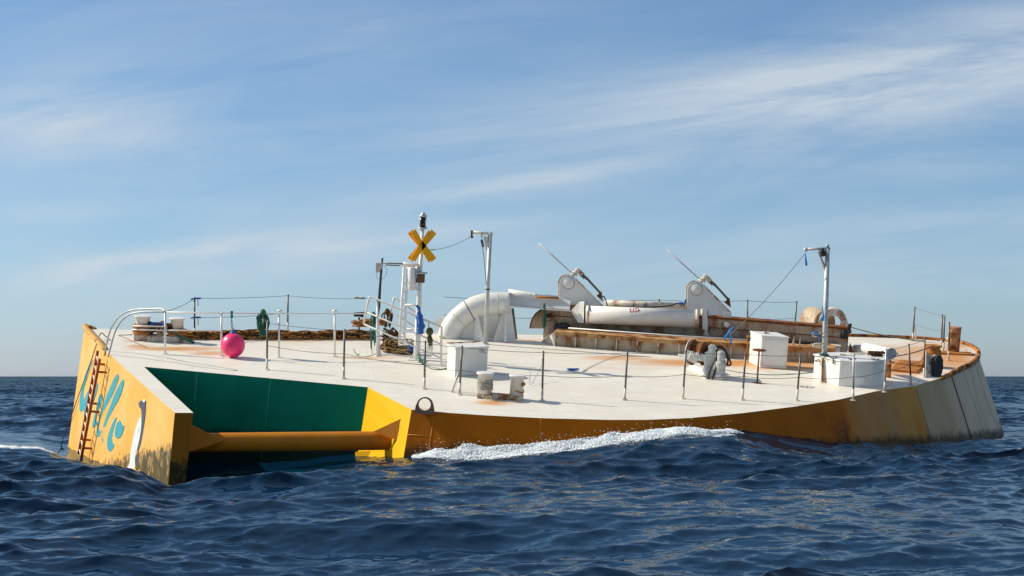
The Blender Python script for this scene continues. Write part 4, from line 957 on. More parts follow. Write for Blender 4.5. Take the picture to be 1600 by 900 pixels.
# --- davits (small cranes)
def davit(base, top, arm, pw, label, kind):
    q = at(*base); y = q.y; t0 = thing('davit', label, 'crane', q)
    mb = MB()
    if kind == 0:
        ppt = fr(q); mb.tube([q, pt(*top, y)], pw, 12)
    else: mb.tube([q, pt(*top, y)], [pw*1.1, pw*.85], 12)
    mb.box(fr(q), (0, 0, .02), (.22, .22, .04)); mb.build('post', M['galv'], t0)
    return t0, q, y
dv, q, yd = davit((758, 538), (766, 364), None, .068, 'tall grey davit with a short white arm left of the big elbow pipe', 0)
mb = MB(); mb.tube([pt(736, 362.5, yd), pt(770, 366, yd)], .055, 12); mb.build('arm', M['white'], dv)
mb = MB(); mb.prism([pt(755, 369, yd), pt(764, 370, yd), pt(762.5, 403, yd)], V((0, .03, 0))); mb.build('gusset', M['white'], dv)
mb = MB(); mb.lathe(Matrix.Translation(pt(737, 364, yd)), [(.09, -.03), (.09, .03)], 14, 'x'); mb.lathe(Matrix.Translation(pt(737.5, 370, yd)), [(.05, -.02), (.05, .02)], 12, 'y'); mb.build('sheave', M['rust_dark'], dv)
mb = MB(); mb.tube([pt(753, 362, yd-.1), pt(753, 380, yd-.1), pt(756, 400, yd-.1), pt(760, 445, yd-.08)], .012, 6); mb.tube([pt(752.5, 375, yd-.1), pt(755, 386, yd-.1)], .045, 8); mb.lathe(fr(pt(752.5, 367, yd)), [(.075, -.02), (.075, .02)], 14, 'x'); mb.build('lashing', M['darksteel'], dv)
mb = MB(); mb.lathe(fr(pt(762, 452, yd)), [(.08, -.02), (.08, .02)], 14); mb.build('band', M['black'], dv)
mb = MB(); P = sag(pt(667, 391, ym-.1), pt(735, 370, yd), .1, 12); mb.tube(P, .016, 6); mb.tube([P[0], P[2]], .03, 6)
tag(mb.build('line', M['pale_rope'], origin=P[0]), 'pale blue rope stretched from the amber cross to the grey davit arm', 'rope')

dv2, q, yd2 = davit((1287, 597), (1293, 389), None, .08, 'silver davit with a black pulley beside the round white hatch', 1)
mb = MB(); mb.tube([pt(1259, 389.5, yd2), pt(1297, 388.5, yd2)], .045, 12); mb.ball(pt(1259, 390, yd2), .07, 12, 8); mb.lathe(fr(pt(1293, 386, yd2)), [(.04, -.02), (.05, .06), (.02, .1)], 10); mb.build('arm', M['galv'], dv2)
mb = MB(); mb.tube([pt(1280, 393, yd2), pt(1282, 402, yd2), pt(1291, 424, yd2)], .042, 10); mb.build('brace', M['galv'], dv2)
mb = MB(); mb.lathe(Matrix.Translation(pt(1284, 393, yd2-.1)), [(.03, -.05), (.11, -.045), (.11, .045), (.03, .05)], 18, 'x'); mb.ball(pt(1286, 396, yd2-.1), .10, 12, 10); mb.build('pulley', M['black'], dv2)
mb = MB(); mb.tube([pt(1258, 396, yd2), pt(1260, 415, yd2)], [.02, .035], 6); mb.build('strap', M['cyan'], dv2)
for v in (526, 542): mb = MB(); mb.tube(smooth_path([pt(1286, v-5, yd2-.1), pt(1274, v-5, yd2-.12), pt(1270, v-2, yd2-.12), pt(1276, v, yd2-.12), pt(1288, v+1, yd2-.1)], 4), .025, 6); mb.build('bracket', M['white_rusty'], dv2)
mb = MB(); mb.tube([pt(1285, 478, yd2-.12), pt(1286, 495, yd2-.14), pt(1284, 501, yd2-.14)], [.02, .035, .06], 8); mb.build('strap', M['cyan'], dv2); mb = MB(); mb.tube([pt(1268, 522, yd2-.12), pt(1276, 518, yd2-.12), pt(1281, 532, yd2-.12)], .03, 8); mb.build('strap', M['cyan'], dv2)
mb = MB(); mb.tube([pt(1285, 560, yd2-.1), pt(1285, 596, yd2-.1)], .03, 8); mb.tube([pt(1291, 560, yd2-.1), pt(1291, 596, yd2-.1)], .02, 8); mb.build('pipe_run', M['rust'], dv2)
mb = MB(); tangle(mb, fr(pt(1288, 556, yd2-.15)), (0, 0, 0), (.3, .1, .16), 3, .02, 41, 3); mb.build('lashing', M['green_rope'], dv2)
mb = MB(); mb.tube(sag(pt(1258, 396, yd2), pt(1136, 527, 51), .12, 16), .01, 5)
tag(mb.build('line', M['darksteel'], origin=pt(1200, 460, 50)), 'thin grey wire running from the silver davit down to the winch', 'wire')
mb = MB(); mb.tube([pt(1131, 530, 51), pt(1142, 515, 51), pt(1147, 511, 51)], .03, 6); mb.tube([pt(1141, 514, 51), pt(1142, 536, 51)], .03, 6)
tag(mb.build('strap', M['cyan'], origin=pt(1140, 520, 51)), 'bright blue strap tied to the wire above the winch', 'strap')
mb = MB(); mb.tube(sag(pt(1313, 506, 55.5), pt(1443, 533, at(1444, 590)), .08, 16), .018, 6)
tag(mb.build('cable', M['black'], origin=pt(1313, 506, 55.5)), 'long black cable slung from the coaming end to the right-hand stanchions', 'cable')
mb = MB(); mb.tube(sag(pt(1396, 557, 49), pt(1459, 540, 52), .05, 10), .016, 6)
tag(mb.build('cable', M['black'], origin=pt(1396, 557, 49)), 'black cable rising from the white pipe towards the rusty fairlead', 'cable')

# --- white locker box near the front
q = at(730, 590); bx = thing('deck_locker', 'square white locker with a rust-specked lid behind the rope-wound double bollard', 'locker', q)
f_ = fr(at(726, 589), 0)
mb = MB(); p1, p2, p3 = at(710.5, 588.5), at(761, 585.5), at(698, 581.5)
hgt = V((0, 0, 1))*px(44, p1)
mb.prism([p1, p2, p2+(p3-p1), p3], NRM*px(43, p1)); mb.build('body', M['white'], bx, bev=.02)
mb = MB(); k = NRM*px(43, p1); c_ = (p1+p2+p2+p3-p1+p3)/4
L = [c_+(x-c_)*1.05+k for x in (p1, p2, p2+(p3-p1), p3)]; mb.prism(L, NRM*.05); mb.build('lid', M['white'], bx, bev=.01)
mb = MB()
for f in (.15, .4, .8): mb.box(fr(L[3].lerp(L[2], f)+NRM*.06), (0, 0, 0), (.10, .06, .03))
mb.tube([L[3]+NRM*.07, L[2]+NRM*.07], .012, 6); mb.build('hinge', M['rust_dark'], bx)
mb = MB()
for f in (.22, .78):
    lq = p1.lerp(p2, f)+k*.93-EY*.02; mb.box(fr(lq), (0, 0, 0), (.05, .04, .12)); mb.box(fr(lq), (0, -.02, -.06), (.08, .03, .03))
mb.build('latch', M['galv'], bx)
mb = MB(); q2 = p2+k*.95+EX*.03; mb.tube(smooth_path([q2-EX*.35-EY*.12, q2-EX*.3-EY*.12-NRM*.15, q2-EX*.2-EY*.12-NRM*.02, q2-EX*.1-EY*.1-NRM*.12], 5), .012, 5); mb.build('lashing', M['straw'], bx)

# --- electrical cabinet
p1, p2, p3 = at(1187, 574.5), at(1229, 577), at(1169, 566.5)
cb = thing('equipment_cabinet', 'white cube cabinet between the winch and the silver davit', 'cabinet', p1)
k = NRM*px(49, p1)
mb = MB(); mb.prism([p1, p2, p2+(p3-p1), p3], k); mb.build('body', M['white_clean'], cb, bev=.03)
mb = MB(); c_ = (p2+p3)/2; mb.prism([c_+(x-c_)*1.03+k*1.002 for x in (p1, p2, p2+(p3-p1), p3)], NRM*.04); mb.build('lid', M['white_clean'], cb, bev=.01)
mb = MB(); mb.box(fr(c_+k+NRM*.08), (-.1, 0, 0), (.16, .05, .08)); mb.build('handle', M['white_rusty'], cb)
mb = MB(); lq = p1.lerp(p2, .5)+k*.5-EY*.012; mb.tube([p1.lerp(p2, .06)+k*.08-EY*.006, p1.lerp(p2, .94)+k*.08-EY*.006, p1.lerp(p2, .94)+k*.92-EY*.006, p1.lerp(p2, .06)+k*.92-EY*.006, p1.lerp(p2, .06)+k*.08-EY*.006], .008, 5); mb.build('door_seam', M['white_rusty'], cb)
mb = MB(); e_0 = p3-EX*.06; mb.tube([e_0+k*.1, e_0+k*.9], .02, 6)
for f in (.12, .3, .85): mb.box(fr(e_0+k*f), (0, 0, 0), (.1, .08, .04))
mb.build('hinge', M['rust'], cb)

# --- handwheel stand
q = at(1183, 598.5); hw = thing('handwheel', 'small dark handwheel on a thin stand in front of the white cabinet', 'valve', q)
mb = MB(); mb.tube([q, pt(1186, 549, q)], .028, 8); mb.lathe(fr(q), [(.14, 0), (.14, .015), (.05, .03)], 14); mb.build('stem', M['darksteel'], hw)
mb = MB(); hm = fr(pt(1186.5, 547, q)); mb.tube([hm @ V((.19*math.cos(a*math.pi/12), .19*math.sin(a*math.pi/12), 0)) for a in range(25)], .02, 8, caps=False)
for a_ in (20, 80, 140): mb.tube([hm @ V((.18*math.cos(R(a_)), .18*math.sin(R(a_)), 0)), hm @ V((-.18*math.cos(R(a_)), -.18*math.sin(R(a_)), 0))], .014, 6)
mb.build('wheel', M['rust_dark'], hw)
mb = MB(); mb.tube(smooth_path([at(1127, 577), at(1160, 583), at(1200, 586), at(1240, 585), at(1270, 582)], 6), .022, 6)
tag(mb.build('hose', M['darksteel'], origin=at(1200, 586)), 'thin dark hose lying on the deck from the winch to the round hatch', 'hose')

# --- winch
q = at(1110, 592); wn = thing('winch', 'white and grey deck winch with a rusty drum and looping black hoses', 'winch', q); f_ = fr(q); s = q.y/F
mb = MB(); b1 = at(1076, 577); b2 = at(1104, 595)
mb.prism([at(1076, 575), at(1104, 588), at(1130, 585), at(1098, 571)], NRM*.16); mb.build('base', M['white'], wn, bev=.01)
dm = fr(pt(1088, 551, q.y+.5), -28)
mb = MB(); mb.lathe(dm, [(.40, -.12), (.40, -.09), (.30, -.08), (.30, .22), (.37, .23), (.37, .26)], 30, 'x'); mb.build('drum', M['rust_dark'], wn)
mb = MB(); mb.lathe(fr(pt(1085, 551, q.y+.52), -28), [(.385, -.16), (.40, -.16), (.40, -.13), (.385, -.13)], 30, 'x')
mb.prism([pt(1073, 547, q.y+.1), pt(1104, 555, q.y+.1), pt(1104, 566, q.y+.1), pt(1090, 563, q.y+.1), pt(1084, 568, q.y+.1), pt(1073, 562, q.y+.1)], V((.02, .06, 0)))
mb.tube([pt(1060, 555.5, q.y+.4), pt(1078, 557.5, q.y+.4)], .05, 10)
mb.build('frame', M['white'], wn, bev=.01)
mb = MB()
for a_, b_ in (((1076, 561), (1081, 549)), ((1081, 549), (1086, 562)), ((1086, 562), (1090, 550)), ((1090, 550), (1095, 564))): mb.tube([pt(*a_, q.y+.05), pt(*b_, q.y+.05)], .025, 6)
mb.build('brake_band', M['white'], wn)
mb = MB(); mb.prism([pt(x, y_, q.y+.15) for x, y_ in ((1099, 586), (1101, 550), (1106, 549), (1107, 541), (1112, 537), (1118, 540), (1118, 560), (1113, 578), (1107, 592))], V((.1, .5, 0))); mb.build('gear_housing', M['white'], wn, bev=.02)
mb = MB(); mb.prism([pt(x, y_, q.y-.02) for x, y_ in ((1113, 545), (1118, 546), (1118, 558), (1108, 580), (1107, 594), (1102, 594), (1103, 578), (1111, 560))], V((.02, .16, 0)))
mb.lathe(fr(pt(1124, 597, q.y)), [(.20, 0), (.20, .22), (.16, .24), (.15, .45), (.17, .46), (.17, .60), (.12, .64), (.12, .92), (.05, .96)], 20); mb.build('motor', M['grey'], wn, bev=.008)
mb = MB()
for P in ([(1119, 546), (1120, 556), (1113, 570), (1108, 582), (1106, 596)], [(1120, 545), (1121, 560), (1118, 575), (1114, 590), (1112, 597)], [(1118, 541), (1128, 542), (1135, 551), (1140, 562), (1142, 569), (1138, 571), (1134, 568), (1131, 562)], [(1120, 543), (1130, 545), (1136, 556), (1137, 568), (1132, 571), (1129, 564), (1130, 560)]):
    mb.tube(smooth_path([pt(a_, b_, q.y-.12) for a_, b_ in P], 6), .028, 8)
mb.build('hydraulic_hose', M['black'], wn)

# --- round tank hatch by the silver davit
q = at(1320, 603); tk = thing('round_hatch', 'low round white tank with toggle clamps on its lid beside the silver davit', 'tank', q)
P = [at(*x) for x in ((1270, 592.5), (1290, 598), (1310, 603), (1335, 605), (1362, 604.5), (1377, 601.5), (1382, 597.5), (1372, 593), (1345, 590.5), (1310, 589.5), (1285, 590))]
k = NRM*px(38.5, q)
mb = MB(); mb.prism(P, k); mb.build('body', M['white_clean'], tk, bev=.015)
c_ = sum(P, V())/len(P)
mb = MB(); mb.prism([c_+(x-c_)*1.04+k for x in P], NRM*.045); mb.build('lid', M['white_clean'], tk, bev=.01)
for u, dy in ((1299, .0), (1328, 0), (1364, 0)):
    base = at(u, 602.5 if u > 1310 else 600.5); mb = MB(); r0 = base+k+NRM*.05-EY*.03
    mb.tube([r0-NRM*.16, r0], .022, 6); mb.tube([r0+EX*.12+NRM*.04, r0-NRM*.01, r0-EX*.12+NRM*.04], .016, 6); mb.tube([r0, r0+EY*.12+NRM*.03], .016, 6); mb.build('clamp', M['darksteel'], tk)
mb = MB(); q3 = pt(1344, 594, q.y-.05); mb.tube([q3+V((-.1, .3, .03)), q3+V((.03, -.12, -.02))], .115, 20); mb.build('drain_stub', M['white_clean'], tk, bev=.005)
mb = MB(); mb.box(fr(at(1313, 594)+k+NRM*.06), (0, 0, 0), (.18, .1, .03)); mb.build('lid_fitting', M['ladder_pale'], tk); mb = MB(); mb.box(fr(at(1330, 593)+k+NRM*.055), (.3, .2, 0), (.7, .05, .02)); mb.build('lid_fitting', M['ladder_pale'], tk)
mb = MB(); tangle(mb, fr(at(1362, 596)+k+NRM*.05), (.1, 0, .08), (.55, .15, .14), 4, .014, 51, 4); mb.build('rope', M['dark_rope'], tk)
mb = MB(); tangle(mb, fr(at(1277, 594)+k*.8-EY*.1), (0, 0, 0), (.3, .05, .15), 2, .012, 52, 3); mb.build('rope', M['rust'], tk)
# two capped vents behind, and the slanted pipe
for u, vb, vt, lab in ((1302, 562, 538.5, 'short white capped vent drum behind the round hatch, right of the silver davit'), (1342, 560, 540, 'short white vent drum behind the round hatch, at the end of the slanted pipe')):
    q = at(u, vb); t0 = thing('vent_drum', lab, 'vent', q, 'short white vent drums behind the round hatch')
    hh = px(vb-vt, q)
    mb = MB(); mb.lathe(fr(q), [(px(9, q), 0), (px(9, q), hh-.05)], 24); mb.build('drum', M['white'], t0)
    mb = MB(); mb.lathe(fr(q), [(px(10.5, q), hh-.05), (px(10.5, q), hh), (.05, hh+.02)], 24); mb.build('cap', M['white_rusty'], t0)
sp_ = thing('slanted_pipe', 'white closed pipe lying slantwise over the round hatch towards the right', 'pipe', at(1390, 585))
mb = MB(); mb.tube([pt(1352, 543, 51.5), pt(1392, 552.5, 50)], .165, 24); mb.build('pipe', M['white_clean'], sp_, bev=.01)
mb = MB(); d_ = (pt(1392, 552.5, 50)-pt(1352, 543, 51.5)).normalized(); e__ = pt(1392, 552.5, 50); mb.tube([e__-d_*.02, e__+d_*.03], .178, 24); mb.build('end_cap', M['galv'], sp_)
mb = MB(); mb.prism([pt(1368, 563, 50), pt(1392, 556, 50), pt(1397, 558, 50), pt(1385, 566, 50)], V((0, .2, -.05))); mb.build('support', M['white'], sp_); mb = MB(); mb.tube([at(1387, 589), pt(1388, 566, 50.3)], .10, 14); mb.build('stem', M['rust'], sp_)

# --- rusty pad and fairlead at the right
q = at(1415, 578); rp_ = thing('rusty_pad', 'low rust-orange steel pad on the deck right of the round hatch', 'pad', q)
mb = MB(); mb.prism([at(1392, 580), at(1432, 584), at(1440, 577), at(1398, 571)], NRM*.07); mb.prism([at(1400, 572), at(1440, 576), at(1444, 570), at(1405, 567)], NRM*.11); mb.build('plate', M['rust'], rp_, bev=.01)
q = at(1454, 588); fd = thing('fairlead', 'rusty fairlead block with a black-faced rounded plate on the near edge by the rim', 'fairlead', q)
mb = MB(); mb.lathe(fr(at(1455, 573)), [(.36, 0), (.27, .55), (.22, .62), (.28, .68), (.28, .72)], 24); mb.build('cone', M['rust'], fd)
mb = MB(); mb.prism([at(1446, 590), at(1462, 587), pt(1463, 556, q), pt(1455, 560, q), pt(1452, 553, q), pt(1447, 548, q)], V((.03, .3, .05))); mb.build('bracket', M['white_rusty'], fd, bev=.01)
mb = MB(); mb.prism([pt(x, y_, q.y-.1) for x, y_ in ((1461, 590), (1461, 566), (1463, 559), (1467, 555), (1471, 556), (1474, 562), (1474, 574), (1472, 584), (1469, 590))], V((-.10, .10, 0))); mb.build('plate', M['black'], fd, bev=.01)
mb = MB(); mb.prism([pt(x-3.2, y_, q.y-.04) for x, y_ in ((1461, 590), (1461, 566), (1463, 559), (1467, 555), (1471, 556), (1474, 562), (1474, 574), (1472, 584), (1469, 590))], V((-.03, .08, 0))); mb.build('plate', M['white'], fd, bev=.01)

# ================================================================== HATCH COAMING AND HYDRAULICS
A0, A1, A2 = at(866, 541), at(1060, 555.5), at(1304, 568.5)
cm = thing('hatch_coaming', 'long stepped rust-stained coaming across the middle of the deck', 'coaming', A0)
dirx = (A2-A0).normalized(); back = NRM.cross(dirx).normalized()
def lowline(f): return A0.lerp(A1, f*2) if f < .5 else A1.lerp(A2, f*2-1)
LH = .50
mb = MB()
for a_, b_ in ((A0, A1), (A1, A2)): mb.prism([a_+back*.12, b_+back*.12, b_+back*1.3, a_+back*1.3], NRM*(LH-.13))
mb.build('lower_wall', M['beige'], cm)
mb = MB()
for a_, b_ in ((A0, A1), (A1, A2)):
    mb.prism([a_+NRM*(LH-.13), b_+NRM*(LH-.13), b_+NRM*(LH-.13)+back*1.32, a_+NRM*(LH-.13)+back*1.32], NRM*.14)
mb.build('ledge', M['ledge'], cm, bev=.01)
nrib = 12
for i in range(nrib+1):
    q = lowline(i/nrib); mb = MB(); mb.box(fr(q+back*.06), (0, 0, (LH-.13)/2), (.03, .118, LH-.135)); mb.build('rib', M['white_rusty'], cm)
UP0 = A0+back*1.25-dirx*.5; UP1 = A2+back*1.25+dirx*.45
mb = MB(); U0 = at(1130, 557); 
def hgt_at(f): return 1.28*(1-f)+1.17*f
pts_ = [UP0, UP1, UP1+NRM*.99, UP0+NRM*1.20]
mb.prism(pts_, back*.12); mb.build('upper_wall', M['beige'], cm)
mb = MB(); mb.prism([UP0+NRM*1.202-back*.02, UP1+NRM*.992-back*.02, UP1+NRM*.992+back*.5, UP0+NRM*1.202+back*.5], NRM*.07); mb.build('top_flange', M['rust_dark'], cm)
mb = MB(); mb.prism([UP0+NRM*.86-back*.03, UP1+NRM*.70-back*.03, UP1+NRM*.725-back*.03, UP0+NRM*.885-back*.03], back*.06); mb.build('stringer', M['rust_dark'], cm)
mb = MB(); mb.prism([UP1, UP1+back*1.6+dirx*.05, UP1+back*1.6+dirx*.05+NRM*.98, UP1+NRM*.98], dirx*.03); mb.build('end_wall', M['beige'], cm)
for i in range(14):
    q = UP0.lerp(UP1, (i+.5)/14); mb = MB(); mb.box(fr(q-back*.05), (0, 0, .55), (.02, .08, .40)); mb.build('rib', M['beige'], cm)
# pipe along the ledge
mb = MB(); mb.tube([lowline(.05)+NRM*(LH+.09)+back*.4, lowline(.5)+NRM*(LH+.09)+back*.4, lowline(.72)+NRM*(LH+.09)+back*.4], .025, 8); mb.build('conduit', M['white_clean'], cm)
mb = MB(); mb.tube([lowline(.1)+NRM*(LH+.04)+back*.62, lowline(.97)+NRM*(LH+.04)+back*.62], .045, 8); mb.build('conduit', M['black'], cm)
# left end: half-round shell plate and sloping foot
mb = MB(); ysh = A0.y+1.4
arc = [(828, 513), (829, 505), (832, 497), (837, 490), (843, 485), (850, 482), (905, 484), (905, 514)]
mb.prism([pt(a_, b_, ysh) for a_, b_ in arc], V((0, .12, 0))); mb.build('shell_plate', M['beige'], cm)
mb = MB(); mb.tube([pt(a_, b_, ysh-.03) for a_, b_ in arc[:6]], .022, 6); mb.build('shell_edge', M['rust_dark'], cm)
mb = MB(); mb.prism([at(845, 533), at(866, 541), A0+NRM*LH, A0+NRM*.38-dirx*.1], back*.9); mb.build('end_foot', M['white_rusty'], cm)
mb = MB(); q = pt(873, 512, A0.y+.9); mb.ball(q, .2, 16, 10, .8); mb.ball(q+V((.22, 0, .01)), .2, 16, 10, .75); mb.ball(q+V((.1, -.1, .02)), .17, 14, 9, .9)
tag(mb.build('black_bag', M['black'], origin=q-V((0, 0, .2))), 'lumpy black bag on the left end of the coaming ledge', 'bag')
mb = MB(); q = pt(857, 496, A0.y+1.0); tangle(mb, Matrix.Translation(q), (0, 0, .0), (.26, .1, .30), 4, .016, 61, 4)
for i, p_ in enumerate(mb.v): pass
for k in range(3): mb.tube([q+V((.13*math.cos(a*.5+k), -.02*k, .13*math.sin(a*.5+k))) for a in range(13)], .016, 6)
tag(mb.build('cable_coil', M['dark_rope'], origin=q), 'small dark coil of cable hung on the shell plate left of the black bag', 'cable')
hank(850.5, 474, 527, A0.y+.5, .11, 'rope_hank', 'narrow dark green rope hank hanging left of the black bag', M['green_rope'], 4, 16, tr=.014)
mb = MB()
for k, (u, w) in enumerate(((1243, .1), (1253, .05), (1268, .12), (1280, .06))):
    q = lowline((u-866)/438)+NRM*(LH+.01)+back*.25; mb.prism([q, q+dirx*w, q+dirx*w*.6+NRM*(.28 if k < 2 else .10)], back*.05)
mb.build('bracket', M['ladder_pale'], cm)
q = UP1+dirx*.05; mb = MB(); mb.prism([q, q+dirx*.35, q+dirx*.05+NRM*.55], back*.06); mb.build('end_bracket', M['rust_gunwale'], cm)
# black drum at the coaming end
mb = MB(); mb.lathe(fr(pt(1318, 522, UP1.y-.1), 20), [(.14, -.1), (.16, -.05), (.16, .1)], 18, 'x'); mb.build('fender', M['black'], cm)
mb = MB(); tangle(mb, fr(pt(1326, 521, UP1.y)), (0, 0, 0), (.1, .1, .6), 3, .05, 71, 4); mb.build('hose_bunch', M['black'], cm)

# --- hydraulic gate: brackets, ram tube, rods
def gate_bracket(u0, yb, label, cap_right):
    base = pt(u0, 491, yb); t0 = thing('hinge_bracket', label, 'bracket', base, 'hinge brackets on the coaming')
    S_ = lambda a_, b_, dy=0: pt(u0+a_, 442+b_, yb+dy)
    prof = [(-14, 34), (-14, 2), (-13, -4), (-9, -9), (-3, -12), (4, -12), (9, -10), (13, -6), (52, 34), (52, 44), (14, 47), (4, 40)]
    mb = MB(); mb.prism([S_(*x) for x in prof], V((0, .06, 0))); mb.build('plate', M['white'], t0, bev=.006)
    mb = MB(); mb.prism([S_(a_-2.5, b_-1.5, .45) for a_, b_ in prof], V((0, .06, 0))); mb.build('plate', M['white_rusty'], t0, bev=.006)
    mb = MB(); mb.lathe(Matrix.Translation(S_(0, 0, 0)), [(.20, 0), (.20, -.04), (.145, -.045), (.145, -.10), (.085, -.105), (.085, -.17)], 28, 'y'); mb.build('pin', M['white_clean'], t0, bev=.008)
    mb = MB(); mb.lathe(Matrix.Translation(S_(0, 0, 0)), [(.215, 0), (.215, -.012)], 28, 'y'); mb.build('pin_rim_shade', M['ladder_seam'], t0)  # dark ring round the pin, standing in for the shading at its rim
    mb = MB(); mb.prism([S_(13, -7, -.03), S_(55, 36, -.03), S_(55, 38, -.03), S_(12, -4, -.03)], V((0, .6, 0))); mb.build('edge_strip', M['white_rusty'], t0)
    # ram above
    mb = MB(); mb.lathe(fr(S_(13, -14, .2)), [(.09, -.02), (.09, .02)], 12, 'x'); mb.tube([S_(5, -12, .1), S_(16, -19, .1), S_(22, -12, .1)], .09, 10); mb.tube([S_(11, -22, .12), S_(19, -16, .12)], .085, 12); mb.build('ram_head', M['white_rusty'], t0)
    mb = MB(); mb.tube([S_(22, -12, .1), S_(30, -6, .1)], .05, 10); mb.tube([S_(30, -6, .1), S_(51, 17, .1)], .038, 10); mb.tube([S_(19, -15, .12), S_(26, -8, .12)], .065, 10); mb.build('ram', M['darksteel'], t0)
    mb = MB(); mb.prism([S_(44, 20, .05), S_(52, 13, .05), S_(54, 28, .05), S_(49, 24, .05)], V((0, .12, 0))); mb.build('ram_foot', M['rust_dark'], t0)
    mb = MB(); mb.tube([S_(-46, -62, .12), S_(9, -12, .1)], .021, 8); mb.build('indicator_rod', M['galv'], t0)
    return t0
YB = A0.y+1.1
gb1 = gate_bracket(888, YB, 'left rounded hinge bracket with a slanting rod, at the elbow pipe end of the coaming', False)
gb2 = gate_bracket(1088, YB+.15, 'right rounded hinge bracket with a slanting rod, above the winch', True)
for ch in gb2.children: ch.location.z -= 0
gb2.location.z -= 10*YB/F

rt0 = thing('ram_tube', 'large white horizontal tube with red marks, between the two hinge brackets', 'pipe', pt(1000, 510, YB-.5))
ra_, rb_ = pt(915, 491.5, YB-.55), pt(1091, 498.5, YB-.7)
mb = MB(); mb.tube([ra_, rb_], .305, 40); mb.build('tube', M['white'], rt0)
for f in (.02, .985): mb = MB(); mb.tube([ra_.lerp(rb_, f-.012), ra_.lerp(rb_, f+.012)], .325, 40); mb.build('collar', M['white_rusty'], rt0)
# red letters
AX = (rb_-ra_).normalized()
def on_tube(u, v):                                           # front of the tube at pixel
    d = V(((u-800)/F, 1, -(v-VH)/F)); o_ = V((0, 0, H))
    m_ = d-AX*d.dot(AX); n_ = (o_-ra_)-AX*(o_-ra_).dot(AX); a_ = m_.dot(m_); b_ = 2*m_.dot(n_); c_ = n_.dot(n_)-.312**2
    return o_+d*((-b_-math.sqrt(max(0, b_*b_-4*a_*c_)))/(2*a_))
mb = MB()
for P in ([(984.5, 481.5), (984.3, 485.5), (985.5, 488), (988, 488), (989.3, 485.5), (989.5, 481.5)], [(993, 488.5), (993.2, 481.5), (996, 481.5), (998, 483), (997.5, 485.3), (993.5, 485.8)]):
    mb.tube([on_tube(*q) for q in P], .013, 6)
mb.build('red_marking', M['red'], rt0)
# end plates and gussets
mb = MB()
mb.prism([pt(905, 472, YB-.45), pt(913, 471, YB-.6), pt(912, 505, YB-.6), pt(902, 504, YB-.45)], V((.02, .5, 0)))
mb.prism([pt(892, 486, YB-.3), pt(905, 472, YB-.45), pt(904, 505, YB-.45)], V((0, .25, 0))); mb.build('end_plate', M['white'], rt0, bev=.006)
mb = MB(); mb.prism([pt(a_, b_, YB-.75) for a_, b_ in ((1097, 482), (1105, 481), (1106, 514), (1098, 515))], V((.02, .6, 0)))
mb.prism([pt(a_, b_, YB-.5) for a_, b_ in ((1106, 484), (1119, 499), (1130, 500), (1106, 514))], V((0, .3, 0))); mb.build('end_plate', M['white'], rt0, bev=.006)
mb = MB(); mb.prism([pt(a_, b_, YB-.6) for a_, b_ in ((1130, 487), (1143, 488), (1143, 508), (1137, 515), (1131, 512))], V((.02, .12, 0)))
mb.prism([pt(1106, 499, YB-.6), pt(1131, 499, YB-.6), pt(1131, 499, YB+.1), pt(1106, 499, YB+.1)], V((0, 0, .05)))
mb.lathe(Matrix.Translation(pt(1135, 507, YB-.62)), [(.17, 0), (.17, -.05), (.10, -.06), (.10, -.10)], 24, 'y'); mb.build('pivot', M['white_clean'], rt0, bev=.005)
mb = MB(); mb.tube([pt(1103, 513, YB-.7), pt(1103, 526, YB-.7)], .05, 8); mb.box(fr(pt(1103, 524, YB-.7)), (0, 0, 0), (.18, .15, .15)); mb.build('support_leg', M['white_rusty'], rt0)
mb = MB(); mb.tube([pt(945, 474.5, YB+.9), pt(1075, 480, YB+.9)], .14, 20)
tag(mb.build('pipe', M['white_rusty'], origin=pt(945, 478, YB+.9)), 'cream pipe running behind the large white ram tube', 'pipe')
mb = MB(); mb.tube(smooth_path([pt(939, 466, YB), pt(943, 463, YB), pt(947, 470, YB), pt(949, 478, YB)], 5), .02, 6); mb.tube(smooth_path([pt(952, 479, YB+.2), pt(1000, 480, YB+.2), pt(1045, 478, YB+.2), pt(1058, 474, YB+.2), pt(1072, 473, YB+.2)], 6), .022, 6)
tag(mb.build('hose', M['black'], origin=pt(1000, 480, YB+.2)), 'thin black hose lying along the top of the ram tube', 'hose')
mb = MB(); mb.tube(smooth_path([pt(1061, 473, YB), pt(1068, 475, YB), pt(1072, 468, YB)], 5), .035, 6)
tag(mb.build('strap', M['blue'], origin=pt(1066, 474, YB)), 'dark blue lashing on the right hinge bracket', 'strap')

# --- elbow duct
q = at(712, 526); el = thing('elbow_duct', 'huge white curved duct rising from the far edge of the deck', 'duct', q)
ye = 55.0
cl = [(700, 530, 18), (707, 512, 18), (719, 497, 18), (737, 484, 18.5), (757, 477, 18.5), (778, 475, 18.5), (797, 475, 18)]
P = smooth_path([pt(a_, b_, ye) for a_, b_, r_ in cl], 5); rad = list(np.interp(np.linspace(0, len(cl)-1, len(P)), range(len(cl)), [r_*ye/F for a_, b_, r_ in cl]))
mb = MB(); mb.tube(P, rad, 40); mb.build('elbow', M['white'], el)
mb = MB(); a_ = P[14]; b_ = P[15]; mb.tube([a_, b_.lerp(a_, .7)], rad[14]*1.012, 40); mb.build('band', M['black'], el)
for i in (9, 21, 25): mb = MB(); mb.tube([P[i], P[i].lerp(P[i+1], .25)], rad[i]*1.008, 40); mb.build('weld_seam', M['white_rusty'], el)
mb = MB(); mb.prism([pt(716, 500, ye-.1), pt(800, 482, ye-.1), pt(800, 531, ye-.1), pt(700, 525, ye-.1)], V((0, .1, 0))); mb.build('web_plate', M['white'], el)
